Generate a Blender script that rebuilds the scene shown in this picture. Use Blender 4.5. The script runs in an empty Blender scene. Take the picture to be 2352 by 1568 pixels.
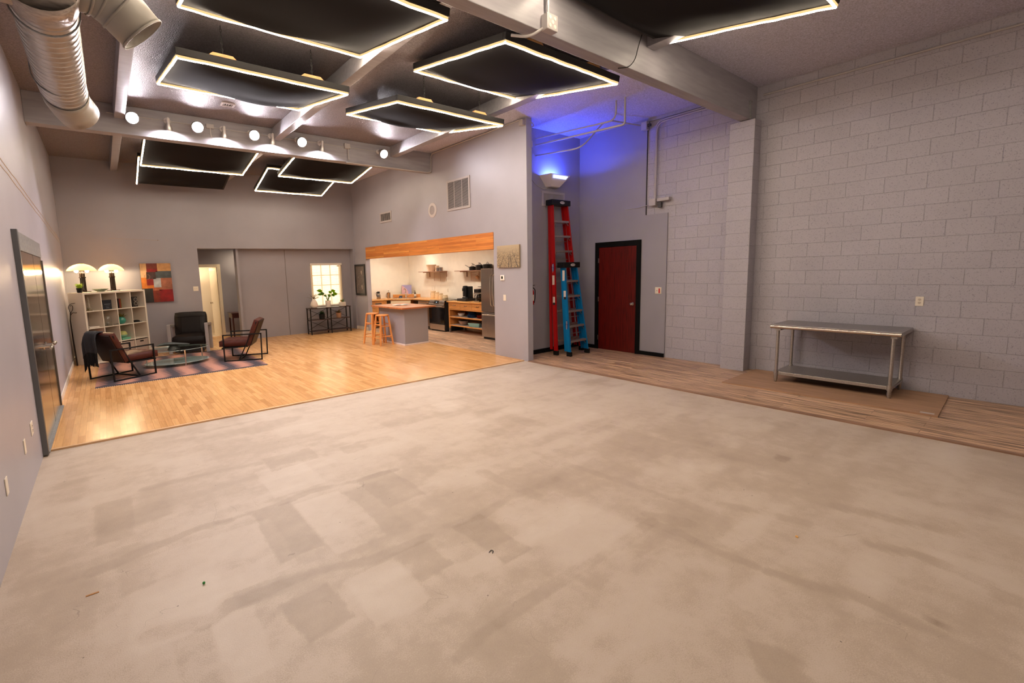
import bpy, bmesh, math, random
import numpy as np
from mathutils import Vector, Matrix
random.seed(7)
R_ = math.radians
S = bpy.context.scene
COL = S.collection

# ---------------------------------------------------------------- camera
cam = bpy.data.objects.new('camera', bpy.data.cameras.new('camera'))
COL.objects.link(cam)
cam.matrix_world = Matrix(((0.7921573, 0.0975015, -0.6024784, 0.0000000), (-0.6096604, 0.0806393, -0.7885503, 0.0000000), (-0.0283014, 0.9919631, 0.1233218, 1.7900000), (0, 0, 0, 1)))
cam.data.sensor_width = 36.0
cam.data.sensor_fit = 'HORIZONTAL'
cam.data.lens = 36.0 * 1060.409 / 2352.0
cam.data.shift_x = (1176.0 - 1054.314) / 2352.0
cam.data.shift_y = (750.348 - 784.0) / 2352.0
cam.data.clip_start = 0.05
S.camera = cam

# ---------------------------------------------------------------- world (daylight, only reaches the room through the window)
W = bpy.data.worlds.new('daylight'); S.world = W; W.use_nodes = True
W.node_tree.nodes['Background'].inputs[0].default_value = (1.0, 0.90, 0.74, 1)
W.node_tree.nodes['Background'].inputs[1].default_value = 4.0

# ---------------------------------------------------------------- exposure, light levels
S.view_settings.view_transform = 'Standard'
S.view_settings.look = 'None'
S.view_settings.gamma = 1.0
S.view_settings.use_curve_mapping = False
S.view_settings.exposure = 0.0
try:
    S.cycles.use_denoising = True
    S.cycles.max_bounces = 8
    S.cycles.diffuse_bounces = 5
    S.cycles.glossy_bounces = 4
    S.cycles.transmission_bounces = 8
    S.cycles.sample_clamp_indirect = 6.0
    S.cycles.caustics_reflective = False
    S.cycles.caustics_refractive = False
except Exception:
    pass
STRIP, STRIP_COL = 104.0, (1.0, 0.83, 0.63)     # rope lights round the hung panels
BULB, BULB_COL = 660.0, (0.98, 0.91, 0.97)      # reflector bulbs on the beam
CAN, CAN_COL = 1350.0, (1.0, 0.90, 0.76)        # recessed kitchen lights
TABLE, TABLE_COL = 400.0, (1.0, 0.74, 0.42)     # table lamps
HALL, HALL_COL = 300.0, (1.0, 0.78, 0.52)       # hall lights
BLUE, BLUE_COL = 520.0, (0.05, 0.09, 1.0)       # blue tube in the wall sconce

# ---------------------------------------------------------------- materials
def lin(c):
    return tuple(((v / 255.0) / 12.92 if v / 255.0 <= 0.04045 else ((v / 255.0 + 0.055) / 1.055) ** 2.4) for v in c)
MATS = {}
def nodes_of(name):
    m = bpy.data.materials.new(name); m.use_nodes = True
    nt = m.node_tree
    return m, nt, nt.nodes['Principled BSDF']
def mat(name, col, rough=0.5, metal=0.0, noise=0.0, nscale=8.0, bump=0.0, bscale=60.0, emit=None, trans=0.0, stretch=(1, 1, 1), ior=1.45, coat=0.0, spec=None):
    """plain colour with an optional soft variation and a fine bump"""
    if name in MATS: return MATS[name]
    m, nt, b = nodes_of(name)
    c = tuple(col) + (1.0,)
    b.inputs['Base Color'].default_value = c
    b.inputs['Roughness'].default_value = rough
    b.inputs['Metallic'].default_value = metal
    b.inputs['IOR'].default_value = ior
    b.inputs['Transmission Weight'].default_value = trans
    b.inputs['Coat Weight'].default_value = coat
    if spec is not None: b.inputs['Specular IOR Level'].default_value = spec
    if noise or bump:
        tc = nt.nodes.new('ShaderNodeTexCoord'); mp = nt.nodes.new('ShaderNodeMapping')
        mp.inputs['Scale'].default_value = stretch
        nt.links.new(tc.outputs['Object'], mp.inputs['Vector'])
    if noise:
        n = nt.nodes.new('ShaderNodeTexNoise'); n.inputs['Scale'].default_value = nscale; n.inputs['Detail'].default_value = 5
        nt.links.new(mp.outputs[0], n.inputs['Vector'])
        r = nt.nodes.new('ShaderNodeValToRGB')
        r.color_ramp.elements[0].position = 0.3; r.color_ramp.elements[1].position = 0.7
        r.color_ramp.elements[0].color = tuple(v * (1 - noise) for v in col) + (1,)
        r.color_ramp.elements[1].color = tuple(min(1, v * (1 + noise)) for v in col) + (1,)
        nt.links.new(n.outputs['Fac'], r.inputs[0]); nt.links.new(r.outputs[0], b.inputs['Base Color'])
    if bump:
        n2 = nt.nodes.new('ShaderNodeTexNoise'); n2.inputs['Scale'].default_value = bscale; n2.inputs['Detail'].default_value = 3
        nt.links.new(mp.outputs[0], n2.inputs['Vector'])
        bp = nt.nodes.new('ShaderNodeBump'); bp.inputs['Strength'].default_value = bump; bp.inputs['Distance'].default_value = 0.01
        nt.links.new(n2.outputs['Fac'], bp.inputs['Height']); nt.links.new(bp.outputs[0], b.inputs['Normal'])
    if emit:
        b.inputs['Emission Color'].default_value = tuple(emit[0]) + (1,)
        b.inputs['Emission Strength'].default_value = emit[1]
    MATS[name] = m
    return m
def emis(name, col, strength):
    if name in MATS: return MATS[name]
    m = bpy.data.materials.new(name); m.use_nodes = True; nt = m.node_tree
    nt.nodes.clear()
    e = nt.nodes.new('ShaderNodeEmission'); o = nt.nodes.new('ShaderNodeOutputMaterial')
    e.inputs[0].default_value = tuple(col) + (1,); e.inputs[1].default_value = strength
    nt.links.new(e.outputs[0], o.inputs[0]); MATS[name] = m
    return m
def translucent(name, col, gloss=0.3, mixf=0.5):
    if name in MATS: return MATS[name]
    m = bpy.data.materials.new(name); m.use_nodes = True; nt = m.node_tree; nt.nodes.clear()
    o = nt.nodes.new('ShaderNodeOutputMaterial'); d = nt.nodes.new('ShaderNodeBsdfDiffuse'); t = nt.nodes.new('ShaderNodeBsdfTranslucent')
    mx = nt.nodes.new('ShaderNodeMixShader')
    d.inputs[0].default_value = tuple(col) + (1,); t.inputs[0].default_value = tuple(col) + (1,); mx.inputs[0].default_value = mixf
    nt.links.new(d.outputs[0], mx.inputs[1]); nt.links.new(t.outputs[0], mx.inputs[2]); nt.links.new(mx.outputs[0], o.inputs[0])
    MATS[name] = m
    return m
def clear_glass(name, tint=(0.9, 0.95, 0.92), gloss=0.12, milk=0.0, milk_col=(0.7, 0.8, 0.76)):
    """thin glass: see-through with a mirror gloss that grows at a slant; milk adds frosting"""
    if name in MATS: return MATS[name]
    m = bpy.data.materials.new(name); m.use_nodes = True; nt = m.node_tree; nt.nodes.clear(); N = nt.nodes.new; L = nt.links.new
    o = N('ShaderNodeOutputMaterial'); t = N('ShaderNodeBsdfTransparent'); g = N('ShaderNodeBsdfGlossy'); lw = N('ShaderNodeLayerWeight')
    lw.inputs[0].default_value = 0.5
    p = N('ShaderNodeMath'); p.operation = 'POWER'; p.inputs[1].default_value = 4.0; L(lw.outputs['Facing'], p.inputs[0])
    a = N('ShaderNodeMath'); a.operation = 'MULTIPLY_ADD'; a.inputs[1].default_value = 0.8; a.inputs[2].default_value = 0.03 + gloss * 0.2; a.use_clamp = True; L(p.outputs[0], a.inputs[0])
    t.inputs[0].default_value = tuple(tint) + (1,); g.inputs['Roughness'].default_value = 0.03
    base = t.outputs[0]
    if milk:
        d = N('ShaderNodeBsdfDiffuse'); d.inputs[0].default_value = tuple(milk_col) + (1,); m0 = N('ShaderNodeMixShader'); m0.inputs[0].default_value = milk
        L(t.outputs[0], m0.inputs[1]); L(d.outputs[0], m0.inputs[2]); base = m0.outputs[0]
    mx = N('ShaderNodeMixShader'); L(a.outputs[0], mx.inputs[0]); L(base, mx.inputs[1]); L(g.outputs[0], mx.inputs[2]); L(mx.outputs[0], o.inputs[0])
    MATS[name] = m
    return m
def planks(name, cols, length, width, axes='YX', rough=0.35, grain=0.25, gap=(0.05, 0.03, 0.02), mortar=0.0015, gscale=18.0, streak=0.5, rot=0.0):
    """boards: brick pattern with its own tone per board and grain along it"""
    if name in MATS: return MATS[name]
    m, nt, b = nodes_of(name)
    N = nt.nodes.new; L = nt.links.new
    tc = N('ShaderNodeTexCoord'); sp = N('ShaderNodeSeparateXYZ'); cb = N('ShaderNodeCombineXYZ')
    L(tc.outputs['Object'], sp.inputs[0])
    L(sp.outputs[axes[0]], cb.inputs[0]); L(sp.outputs[axes[1]], cb.inputs[1])
    br = N('ShaderNodeTexBrick'); br.offset = 0.37; br.offset_frequency = 2
    br.inputs['Color1'].default_value = (0, 0, 0, 1); br.inputs['Color2'].default_value = (1, 1, 1, 1)
    br.inputs['Mortar'].default_value = (0.5, 0.5, 0.5, 1)
    br.inputs['Scale'].default_value = 1.0; br.inputs['Mortar Size'].default_value = mortar
    br.inputs['Brick Width'].default_value = length; br.inputs['Row Height'].default_value = width
    br.inputs['Bias'].default_value = 0.0
    L(cb.outputs[0], br.inputs['Vector'])
    rp = N('ShaderNodeValToRGB')
    while len(rp.color_ramp.elements) < len(cols): rp.color_ramp.elements.new(0.5)
    for i, c in enumerate(cols):
        rp.color_ramp.elements[i].position = i / (len(cols) - 1); rp.color_ramp.elements[i].color = tuple(c) + (1,)
    L(br.outputs['Color'], rp.inputs[0])
    mp = N('ShaderNodeMapping'); mp.inputs['Scale'].default_value = (1.0, gscale, 1.0)
    L(cb.outputs[0], mp.inputs[0])
    # shift the grain from board to board
    ad = N('ShaderNodeVectorMath'); ad.operation = 'ADD'; sc = N('ShaderNodeVectorMath'); sc.operation = 'SCALE'; sc.inputs['Scale'].default_value = 37.0
    L(br.outputs['Color'], sc.inputs[0]); L(mp.outputs[0], ad.inputs[0]); L(sc.outputs[0], ad.inputs[1])
    nz = N('ShaderNodeTexNoise'); nz.inputs['Scale'].default_value = 2.2; nz.inputs['Detail'].default_value = 6; nz.inputs['Roughness'].default_value = 0.62
    L(ad.outputs[0], nz.inputs['Vector'])
    r2 = N('ShaderNodeValToRGB'); r2.color_ramp.elements[0].position = 0.5 - streak * 0.4; r2.color_ramp.elements[1].position = 0.5 + streak * 0.3
    r2.color_ramp.elements[0].color = (1 - grain * 2,) * 3 + (1,); r2.color_ramp.elements[1].color = (1 + grain * 0.3,) * 3 + (1,)
    L(nz.outputs['Fac'], r2.inputs[0])
    mu = N('ShaderNodeMixRGB'); mu.blend_type = 'MULTIPLY'; mu.inputs[0].default_value = 1.0
    L(rp.outputs[0], mu.inputs[1]); L(r2.outputs[0], mu.inputs[2])
    mx = N('ShaderNodeMixRGB'); mx.inputs[2].default_value = tuple(gap) + (1,)
    L(br.outputs['Fac'], mx.inputs[0]); L(mu.outputs[0], mx.inputs[1]); L(mx.outputs[0], b.inputs['Base Color'])
    b.inputs['Roughness'].default_value = rough
    MATS[name] = m
    return m
def blocks(name, axes, col, bw=0.4064, bh=0.2032, off=(0.0, 0.0)):
    """painted concrete block: courses with raked joints and pores"""
    if name in MATS: return MATS[name]
    m, nt, b = nodes_of(name)
    N = nt.nodes.new; L = nt.links.new
    tc = N('ShaderNodeTexCoord'); sp = N('ShaderNodeSeparateXYZ'); cb = N('ShaderNodeCombineXYZ'); mp = N('ShaderNodeMapping')
    L(tc.outputs['Object'], sp.inputs[0]); L(sp.outputs[axes[0]], cb.inputs[0]); L(sp.outputs[axes[1]], cb.inputs[1])
    mp.inputs['Location'].default_value = (off[0], off[1], 0); L(cb.outputs[0], mp.inputs[0])
    br = N('ShaderNodeTexBrick'); br.offset = 0.5
    br.inputs['Color1'].default_value = (0.35, 0.35, 0.35, 1); br.inputs['Color2'].default_value = (0.65, 0.65, 0.65, 1); br.inputs['Mortar'].default_value = (0.5, 0.5, 0.5, 1)
    br.inputs['Scale'].default_value = 1.0; br.inputs['Mortar Size'].default_value = 0.005; br.inputs['Mortar Smooth'].default_value = 0.55
    br.inputs['Brick Width'].default_value = bw; br.inputs['Row Height'].default_value = bh
    L(mp.outputs[0], br.inputs['Vector'])
    n1 = N('ShaderNodeTexNoise'); n1.inputs['Scale'].default_value = 90.0; n1.inputs['Detail'].default_value = 3; n1.inputs['Roughness'].default_value = 0.6
    L(tc.outputs['Object'], n1.inputs['Vector'])
    pr = N('ShaderNodeValToRGB'); pr.color_ramp.elements[0].position = 0.30; pr.color_ramp.elements[1].position = 0.43
    pr.color_ramp.elements[0].color = (0.52, 0.52, 0.54, 1); pr.color_ramp.elements[1].color = (1, 1, 1, 1)
    L(n1.outputs['Fac'], pr.inputs[0])
    n2 = N('ShaderNodeTexNoise'); n2.inputs['Scale'].default_value = 1.3; n2.inputs['Detail'].default_value = 4
    L(tc.outputs['Object'], n2.inputs['Vector'])
    r2 = N('ShaderNodeValToRGB')
    r2.color_ramp.elements[0].color = tuple(v * 0.9 for v in col) + (1,); r2.color_ramp.elements[1].color = tuple(v * 1.1 for v in col) + (1,)
    L(n2.outputs['Fac'], r2.inputs[0])
    mu = N('ShaderNodeMixRGB'); mu.blend_type = 'MULTIPLY'; mu.inputs[0].default_value = 1.0
    L(r2.outputs[0], mu.inputs[1]); L(pr.outputs[0], mu.inputs[2])
    # a little tone from block to block
    tv = N('ShaderNodeMixRGB'); tv.blend_type = 'OVERLAY'; tv.inputs[0].default_value = 0.07
    L(mu.outputs[0], tv.inputs[1]); L(br.outputs['Color'], tv.inputs[2])
    mx = N('ShaderNodeMixRGB'); mx.blend_type = 'MULTIPLY'; mx.inputs[2].default_value = (0.95, 0.95, 0.95, 1)
    L(br.outputs['Fac'], mx.inputs[0]); L(tv.outputs[0], mx.inputs[1]); L(mx.outputs[0], b.inputs['Base Color'])
    # joints sink, pores sink
    iv = N('ShaderNodeMath'); iv.operation = 'SUBTRACT'; iv.inputs[0].default_value = 1.0
    L(br.outputs['Fac'], iv.inputs[1])
    ml = N('ShaderNodeMath'); ml.operation = 'MULTIPLY_ADD'; ml.inputs[1].default_value = 0.12
    L(pr.outputs[0], ml.inputs[0]); L(iv.outputs[0], ml.inputs[2])
    bp = N('ShaderNodeBump'); bp.inputs['Strength'].default_value = 0.75; bp.inputs['Distance'].default_value = 0.008
    L(ml.outputs[0], bp.inputs['Height']); L(bp.outputs[0], b.inputs['Normal'])
    b.inputs['Roughness'].default_value = 0.55
    MATS[name] = m
    return m

# ---------------------------------------------------------------- mesh builder
class MB:
    def __init__(self): self.v = []; self.f = []; self.mi = []; self.cur = 0
    def add(self, vs, fs):
        n = len(self.v); self.v += [tuple(p) for p in vs]
        for f in fs: self.f.append([i + n for i in f]); self.mi.append(self.cur)
        return self
    def box(self, a, b):
        (x0, y0, z0), (x1, y1, z1) = a, b
        x0, x1 = min(x0, x1), max(x0, x1); y0, y1 = min(y0, y1), max(y0, y1); z0, z1 = min(z0, z1), max(z0, z1)
        vs = [(x0, y0, z0), (x1, y0, z0), (x1, y1, z0), (x0, y1, z0), (x0, y0, z1), (x1, y0, z1), (x1, y1, z1), (x0, y1, z1)]
        return self.add(vs, [(0, 3, 2, 1), (4, 5, 6, 7), (0, 1, 5, 4), (1, 2, 6, 5), (2, 3, 7, 6), (3, 0, 4, 7)])
    def hexa(self, bottom, top):
        return self.add(list(bottom) + list(top), [(0, 3, 2, 1), (4, 5, 6, 7), (0, 1, 5, 4), (1, 2, 6, 5), (2, 3, 7, 6), (3, 0, 4, 7)])
    def bar(self, p, q, w, h=None, up=(0, 0, 1)):
        h = h or w; p = Vector(p); q = Vector(q); d = (q - p).normalized(); up = Vector(up)
        if abs(d.dot(up)) > 0.98: up = Vector((1, 0, 0))
        s = d.cross(up).normalized(); u = s.cross(d).normalized()
        c = [(-1, -1), (1, -1), (1, 1), (-1, 1)]
        return self.hexa([p + s * (a * w / 2) + u * (b * h / 2) for a, b in c], [q + s * (a * w / 2) + u * (b * h / 2) for a, b in c])
    def tube(self, pts, r, n=10, cap=True):
        pts = [Vector(p) for p in pts]; rs = r if isinstance(r, (list, tuple)) else [r] * len(pts)
        rings = []; prev = None
        for i, p in enumerate(pts):
            d = (pts[min(i + 1, len(pts) - 1)] - pts[max(i - 1, 0)]).normalized()
            if prev is None:
                a = Vector((0, 0, 1)) if abs(d.z) < 0.9 else Vector((1, 0, 0))
                s = d.cross(a).normalized()
            else:
                s = (prev - d * prev.dot(d)).normalized()
            prev = s; u = d.cross(s)
            rings.append([p + (s * math.cos(2 * math.pi * k / n) + u * math.sin(2 * math.pi * k / n)) * rs[i] for k in range(n)])
        vs = [v for g in rings for v in g]; fs = []
        for i in range(len(pts) - 1):
            for k in range(n):
                fs.append((i * n + k, i * n + (k + 1) % n, (i + 1) * n + (k + 1) % n, (i + 1) * n + k))
        if cap:
            fs.append(tuple(reversed(range(n)))); fs.append(tuple((len(pts) - 1) * n + k for k in range(n)))
        return self.add(vs, fs)
    def lathe(self, prof, n=20, c=(0, 0, 0), sx=1.0, sy=1.0, M=None, cap=True):
        vs = []; fs = []
        for r, z in prof:
            for k in range(n):
                a = 2 * math.pi * k / n
                p = Vector((r * math.cos(a) * sx, r * math.sin(a) * sy, z))
                p = (M @ p) if M is not None else p
                vs.append(p + Vector(c))
        for i in range(len(prof) - 1):
            for k in range(n):
                fs.append((i * n + k, i * n + (k + 1) % n, (i + 1) * n + (k + 1) % n, (i + 1) * n + k))
        if cap and prof[0][0] > 1e-6: fs.append(tuple(reversed(range(n))))
        if cap and prof[-1][0] > 1e-6: fs.append(tuple((len(prof) - 1) * n + k for k in range(n)))
        return self.add(vs, fs)
    def prism(self, poly, z0, z1):
        n = len(poly)
        vs = [(x, y, z0) for x, y in poly] + [(x, y, z1) for x, y in poly]
        fs = [tuple(reversed(range(n))), tuple(range(n, 2 * n))] + [(i, (i + 1) % n, n + (i + 1) % n, n + i) for i in range(n)]
        return self.add(vs, fs)
    def extrude(self, poly3, vec):
        n = len(poly3); v = Vector(vec)
        vs = [Vector(p) for p in poly3] + [Vector(p) + v for p in poly3]
        return self.add(vs, [tuple(reversed(range(n))), tuple(range(n, 2 * n))] + [(i, (i + 1) % n, n + (i + 1) % n, n + i) for i in range(n)])
    def grid(self, fn, nu, nv):
        vs = [fn(i / nu, j / nv) for j in range(nv + 1) for i in range(nu + 1)]
        fs = [(j * (nu + 1) + i, j * (nu + 1) + i + 1, (j + 1) * (nu + 1) + i + 1, (j + 1) * (nu + 1) + i) for j in range(nv) for i in range(nu)]
        return self.add(vs, fs)
    def sphere(self, c, r, n=16, m=10, sz=1.0):
        prof = [(max(r * math.sin(math.pi * i / m), 1e-7), -r * sz * math.cos(math.pi * i / m)) for i in range(m + 1)]
        return self.lathe(prof, n, c)
    def move(self, M):
        self.v = [tuple(M @ Vector(p)) for p in self.v]; return self
    def build(self, name, mats, parent=None, smooth=False, bevel=0.0, loc=None, seg=2, merge=False):
        me = bpy.data.meshes.new(name)
        me.from_pydata(self.v, [], self.f)
        if not isinstance(mats, (list, tuple)): mats = [mats]
        for m in mats: me.materials.append(m)
        if len(mats) > 1: me.polygons.foreach_set('material_index', self.mi)
        bm = bmesh.new(); bm.from_mesh(me)
        if merge: bmesh.ops.remove_doubles(bm, verts=bm.verts, dist=1e-5)
        bmesh.ops.recalc_face_normals(bm, faces=bm.faces)
        bm.to_mesh(me); bm.free()
        if smooth:
            me.polygons.foreach_set('use_smooth', [True] * len(me.polygons))
            try: me.set_sharp_from_angle(angle=R_(38))
            except Exception: pass
        o = bpy.data.objects.new(name, me); COL.objects.link(o)
        if parent is not None: o.parent = parent
        if loc is not None: o.location = loc
        if bevel:
            b = o.modifiers.new('Bevel', 'BEVEL'); b.width = bevel; b.segments = seg; b.limit_method = 'ANGLE'; b.angle_limit = R_(40)
            if smooth is False:
                me.polygons.foreach_set('use_smooth', [False] * len(me.polygons))
        return o

def tag(o, label, cat, group=None, kind=None):
    o['label'] = label; o['category'] = cat
    if group: o['group'] = group
    if kind: o['kind'] = kind
    return o
def thing(name, label, cat, loc=(0, 0, 0), rz=0.0, group=None, kind=None):
    o = bpy.data.objects.new(name, None); COL.objects.link(o)
    o.empty_display_size = 0.1; o.location = loc; o.rotation_euler = (0, 0, rz)
    return tag(o, label, cat, group, kind)
def struct(name, mb, m, label, cat, parent=None, **kw):
    o = mb.build(name, m, parent, **kw)
    return tag(o, label, cat, kind='structure') if parent is None else o
def copy_tree(o, parent=None):
    c = o.copy(); COL.objects.link(c)
    if parent is not None: c.parent = parent
    for ch in list(o.children): copy_tree(ch, c)
    return c
def text(name, body, size, m, parent, M, align='CENTER'):
    """lettering as a flat mesh"""
    cu = bpy.data.curves.new(name, 'FONT'); cu.body = body; cu.size = size; cu.align_x = align; cu.align_y = 'CENTER'; cu.extrude = 0.0004
    tmp = bpy.data.objects.new(name, cu); COL.objects.link(tmp)
    bpy.context.view_layer.update()
    me = bpy.data.meshes.new_from_object(tmp.evaluated_get(bpy.context.evaluated_depsgraph_get()))
    bpy.data.objects.remove(tmp)
    o = bpy.data.objects.new(name, me); COL.objects.link(o); me.materials.clear(); me.materials.append(m)
    o.parent = parent; o.matrix_local = M
    return o
def arc(c, r, a0, a1, n, ax='xy'):
    out = []
    for i in range(n + 1):
        a = R_(a0 + (a1 - a0) * i / n)
        u, v = r * math.cos(a), r * math.sin(a)
        out.append({'xy': (c[0] + u, c[1] + v, c[2]), 'xz': (c[0] + u, c[1], c[2] + v), 'yz': (c[0], c[1] + u, c[2] + v)}[ax])
    return out
def rounded(pts, r, n=5):
    """round the corners of a 3-D polyline for a bent pipe"""
    P = [Vector(p) for p in pts]; out = [P[0]]
    for i in range(1, len(P) - 1):
        a = (P[i - 1] - P[i]); b = (P[i + 1] - P[i]); d = min(r, a.length * 0.49, b.length * 0.49)
        s = P[i] + a.normalized() * d; e = P[i] + b.normalized() * d
        for k in range(n + 1):
            t = k / n
            out.append(s * (1 - t) ** 2 + P[i] * 2 * t * (1 - t) + e * t * t)
    out.append(P[-1])
    return out
def cushion(mb, a, b, puff=0.02, n=10, tuft=None):
    """a padded block with soft edges, optional tufts (nx, ny) on its top"""
    (x0, y0, z0), (x1, y1, z1) = a, b
    def prof(t): return 1 - abs(2 * t - 1) ** 6
    def top(u, v):
        z = z1 - puff + puff * prof(u) * prof(v)
        if tuft:
            z -= 0.012 * (abs(math.cos(math.pi * u * tuft[0])) ** 10 + abs(math.cos(math.pi * v * tuft[1])) ** 10) * prof(u) * prof(v)
        e = 0.012
        return (x0 + (x1 - x0) * u, y0 + (y1 - y0) * v, z)
    mb.grid(top, n, n)
    mb.grid(lambda u, v: (x0 + (x1 - x0) * u, y1 - (y1 - y0) * v, z0 + puff * 0.6 * (1 - prof(u) * prof(v))), n, n)
    for s in range(4):
        def side(u, v, s=s):
            bul = puff * 0.8 * (math.sin(math.pi * v)) * prof(u)
            zt, zb = z1 - puff, z0 + puff * 0.6
            z = zb + (zt - zb) * v
            if s == 0: return (x0 + (x1 - x0) * u, y0 - bul, z)
            if s == 1: return (x1 + bul, y0 + (y1 - y0) * u, z)
            if s == 2: return (x1 + (x0 - x1) * u, y1 + bul, z)
            return (x0 - bul, y1 + (y0 - y1) * u, z)
        mb.grid(side, n, 4)
    return mb

# ================================================================ THE SETTING
XL, XP, XP2, XR = -0.655, 6.328, 6.465, 8.395     # left wall, partition faces, block wall
YB, YA, YLW, YF = 13.55, 13.80, 6.52, -3.0        # back wall, alcove panel, ladder wall, wall behind the camera
ZC = 4.48                                         # ceiling
GREY = lin((150, 147, 155))
wall_paint = mat('grey_wall_paint', GREY, rough=0.5, noise=0.05, nscale=1.2, bump=0.10, bscale=160)
wall_paint_gloss = mat('grey_wall_paint_satin', lin((165, 162, 171)), rough=0.38, noise=0.06, nscale=1.0, bump=0.14, bscale=110)
beam_paint = mat('grey_beam_paint', lin((152, 149, 154)), rough=0.45, noise=0.10, nscale=2.5, bump=0.06, bscale=30, stretch=(1, 8, 8))
white_paint = mat('white_trim_paint', lin((222, 214, 204)), rough=0.4)
black_paint = mat('black_trim_paint', (0.005, 0.005, 0.0055), rough=0.45, spec=0.12)
cream = mat('kitchen_wall_cream', lin((232, 222, 205)), rough=0.6, noise=0.03, nscale=6, bump=0.12, bscale=120)
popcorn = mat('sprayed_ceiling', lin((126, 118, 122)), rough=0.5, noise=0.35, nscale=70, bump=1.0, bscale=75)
pipe_paint = mat('grey_pipe_paint', lin((178, 172, 170)), rough=0.4)
pvc = mat('offwhite_plate', lin((226, 216, 200)), rough=0.35)

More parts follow.
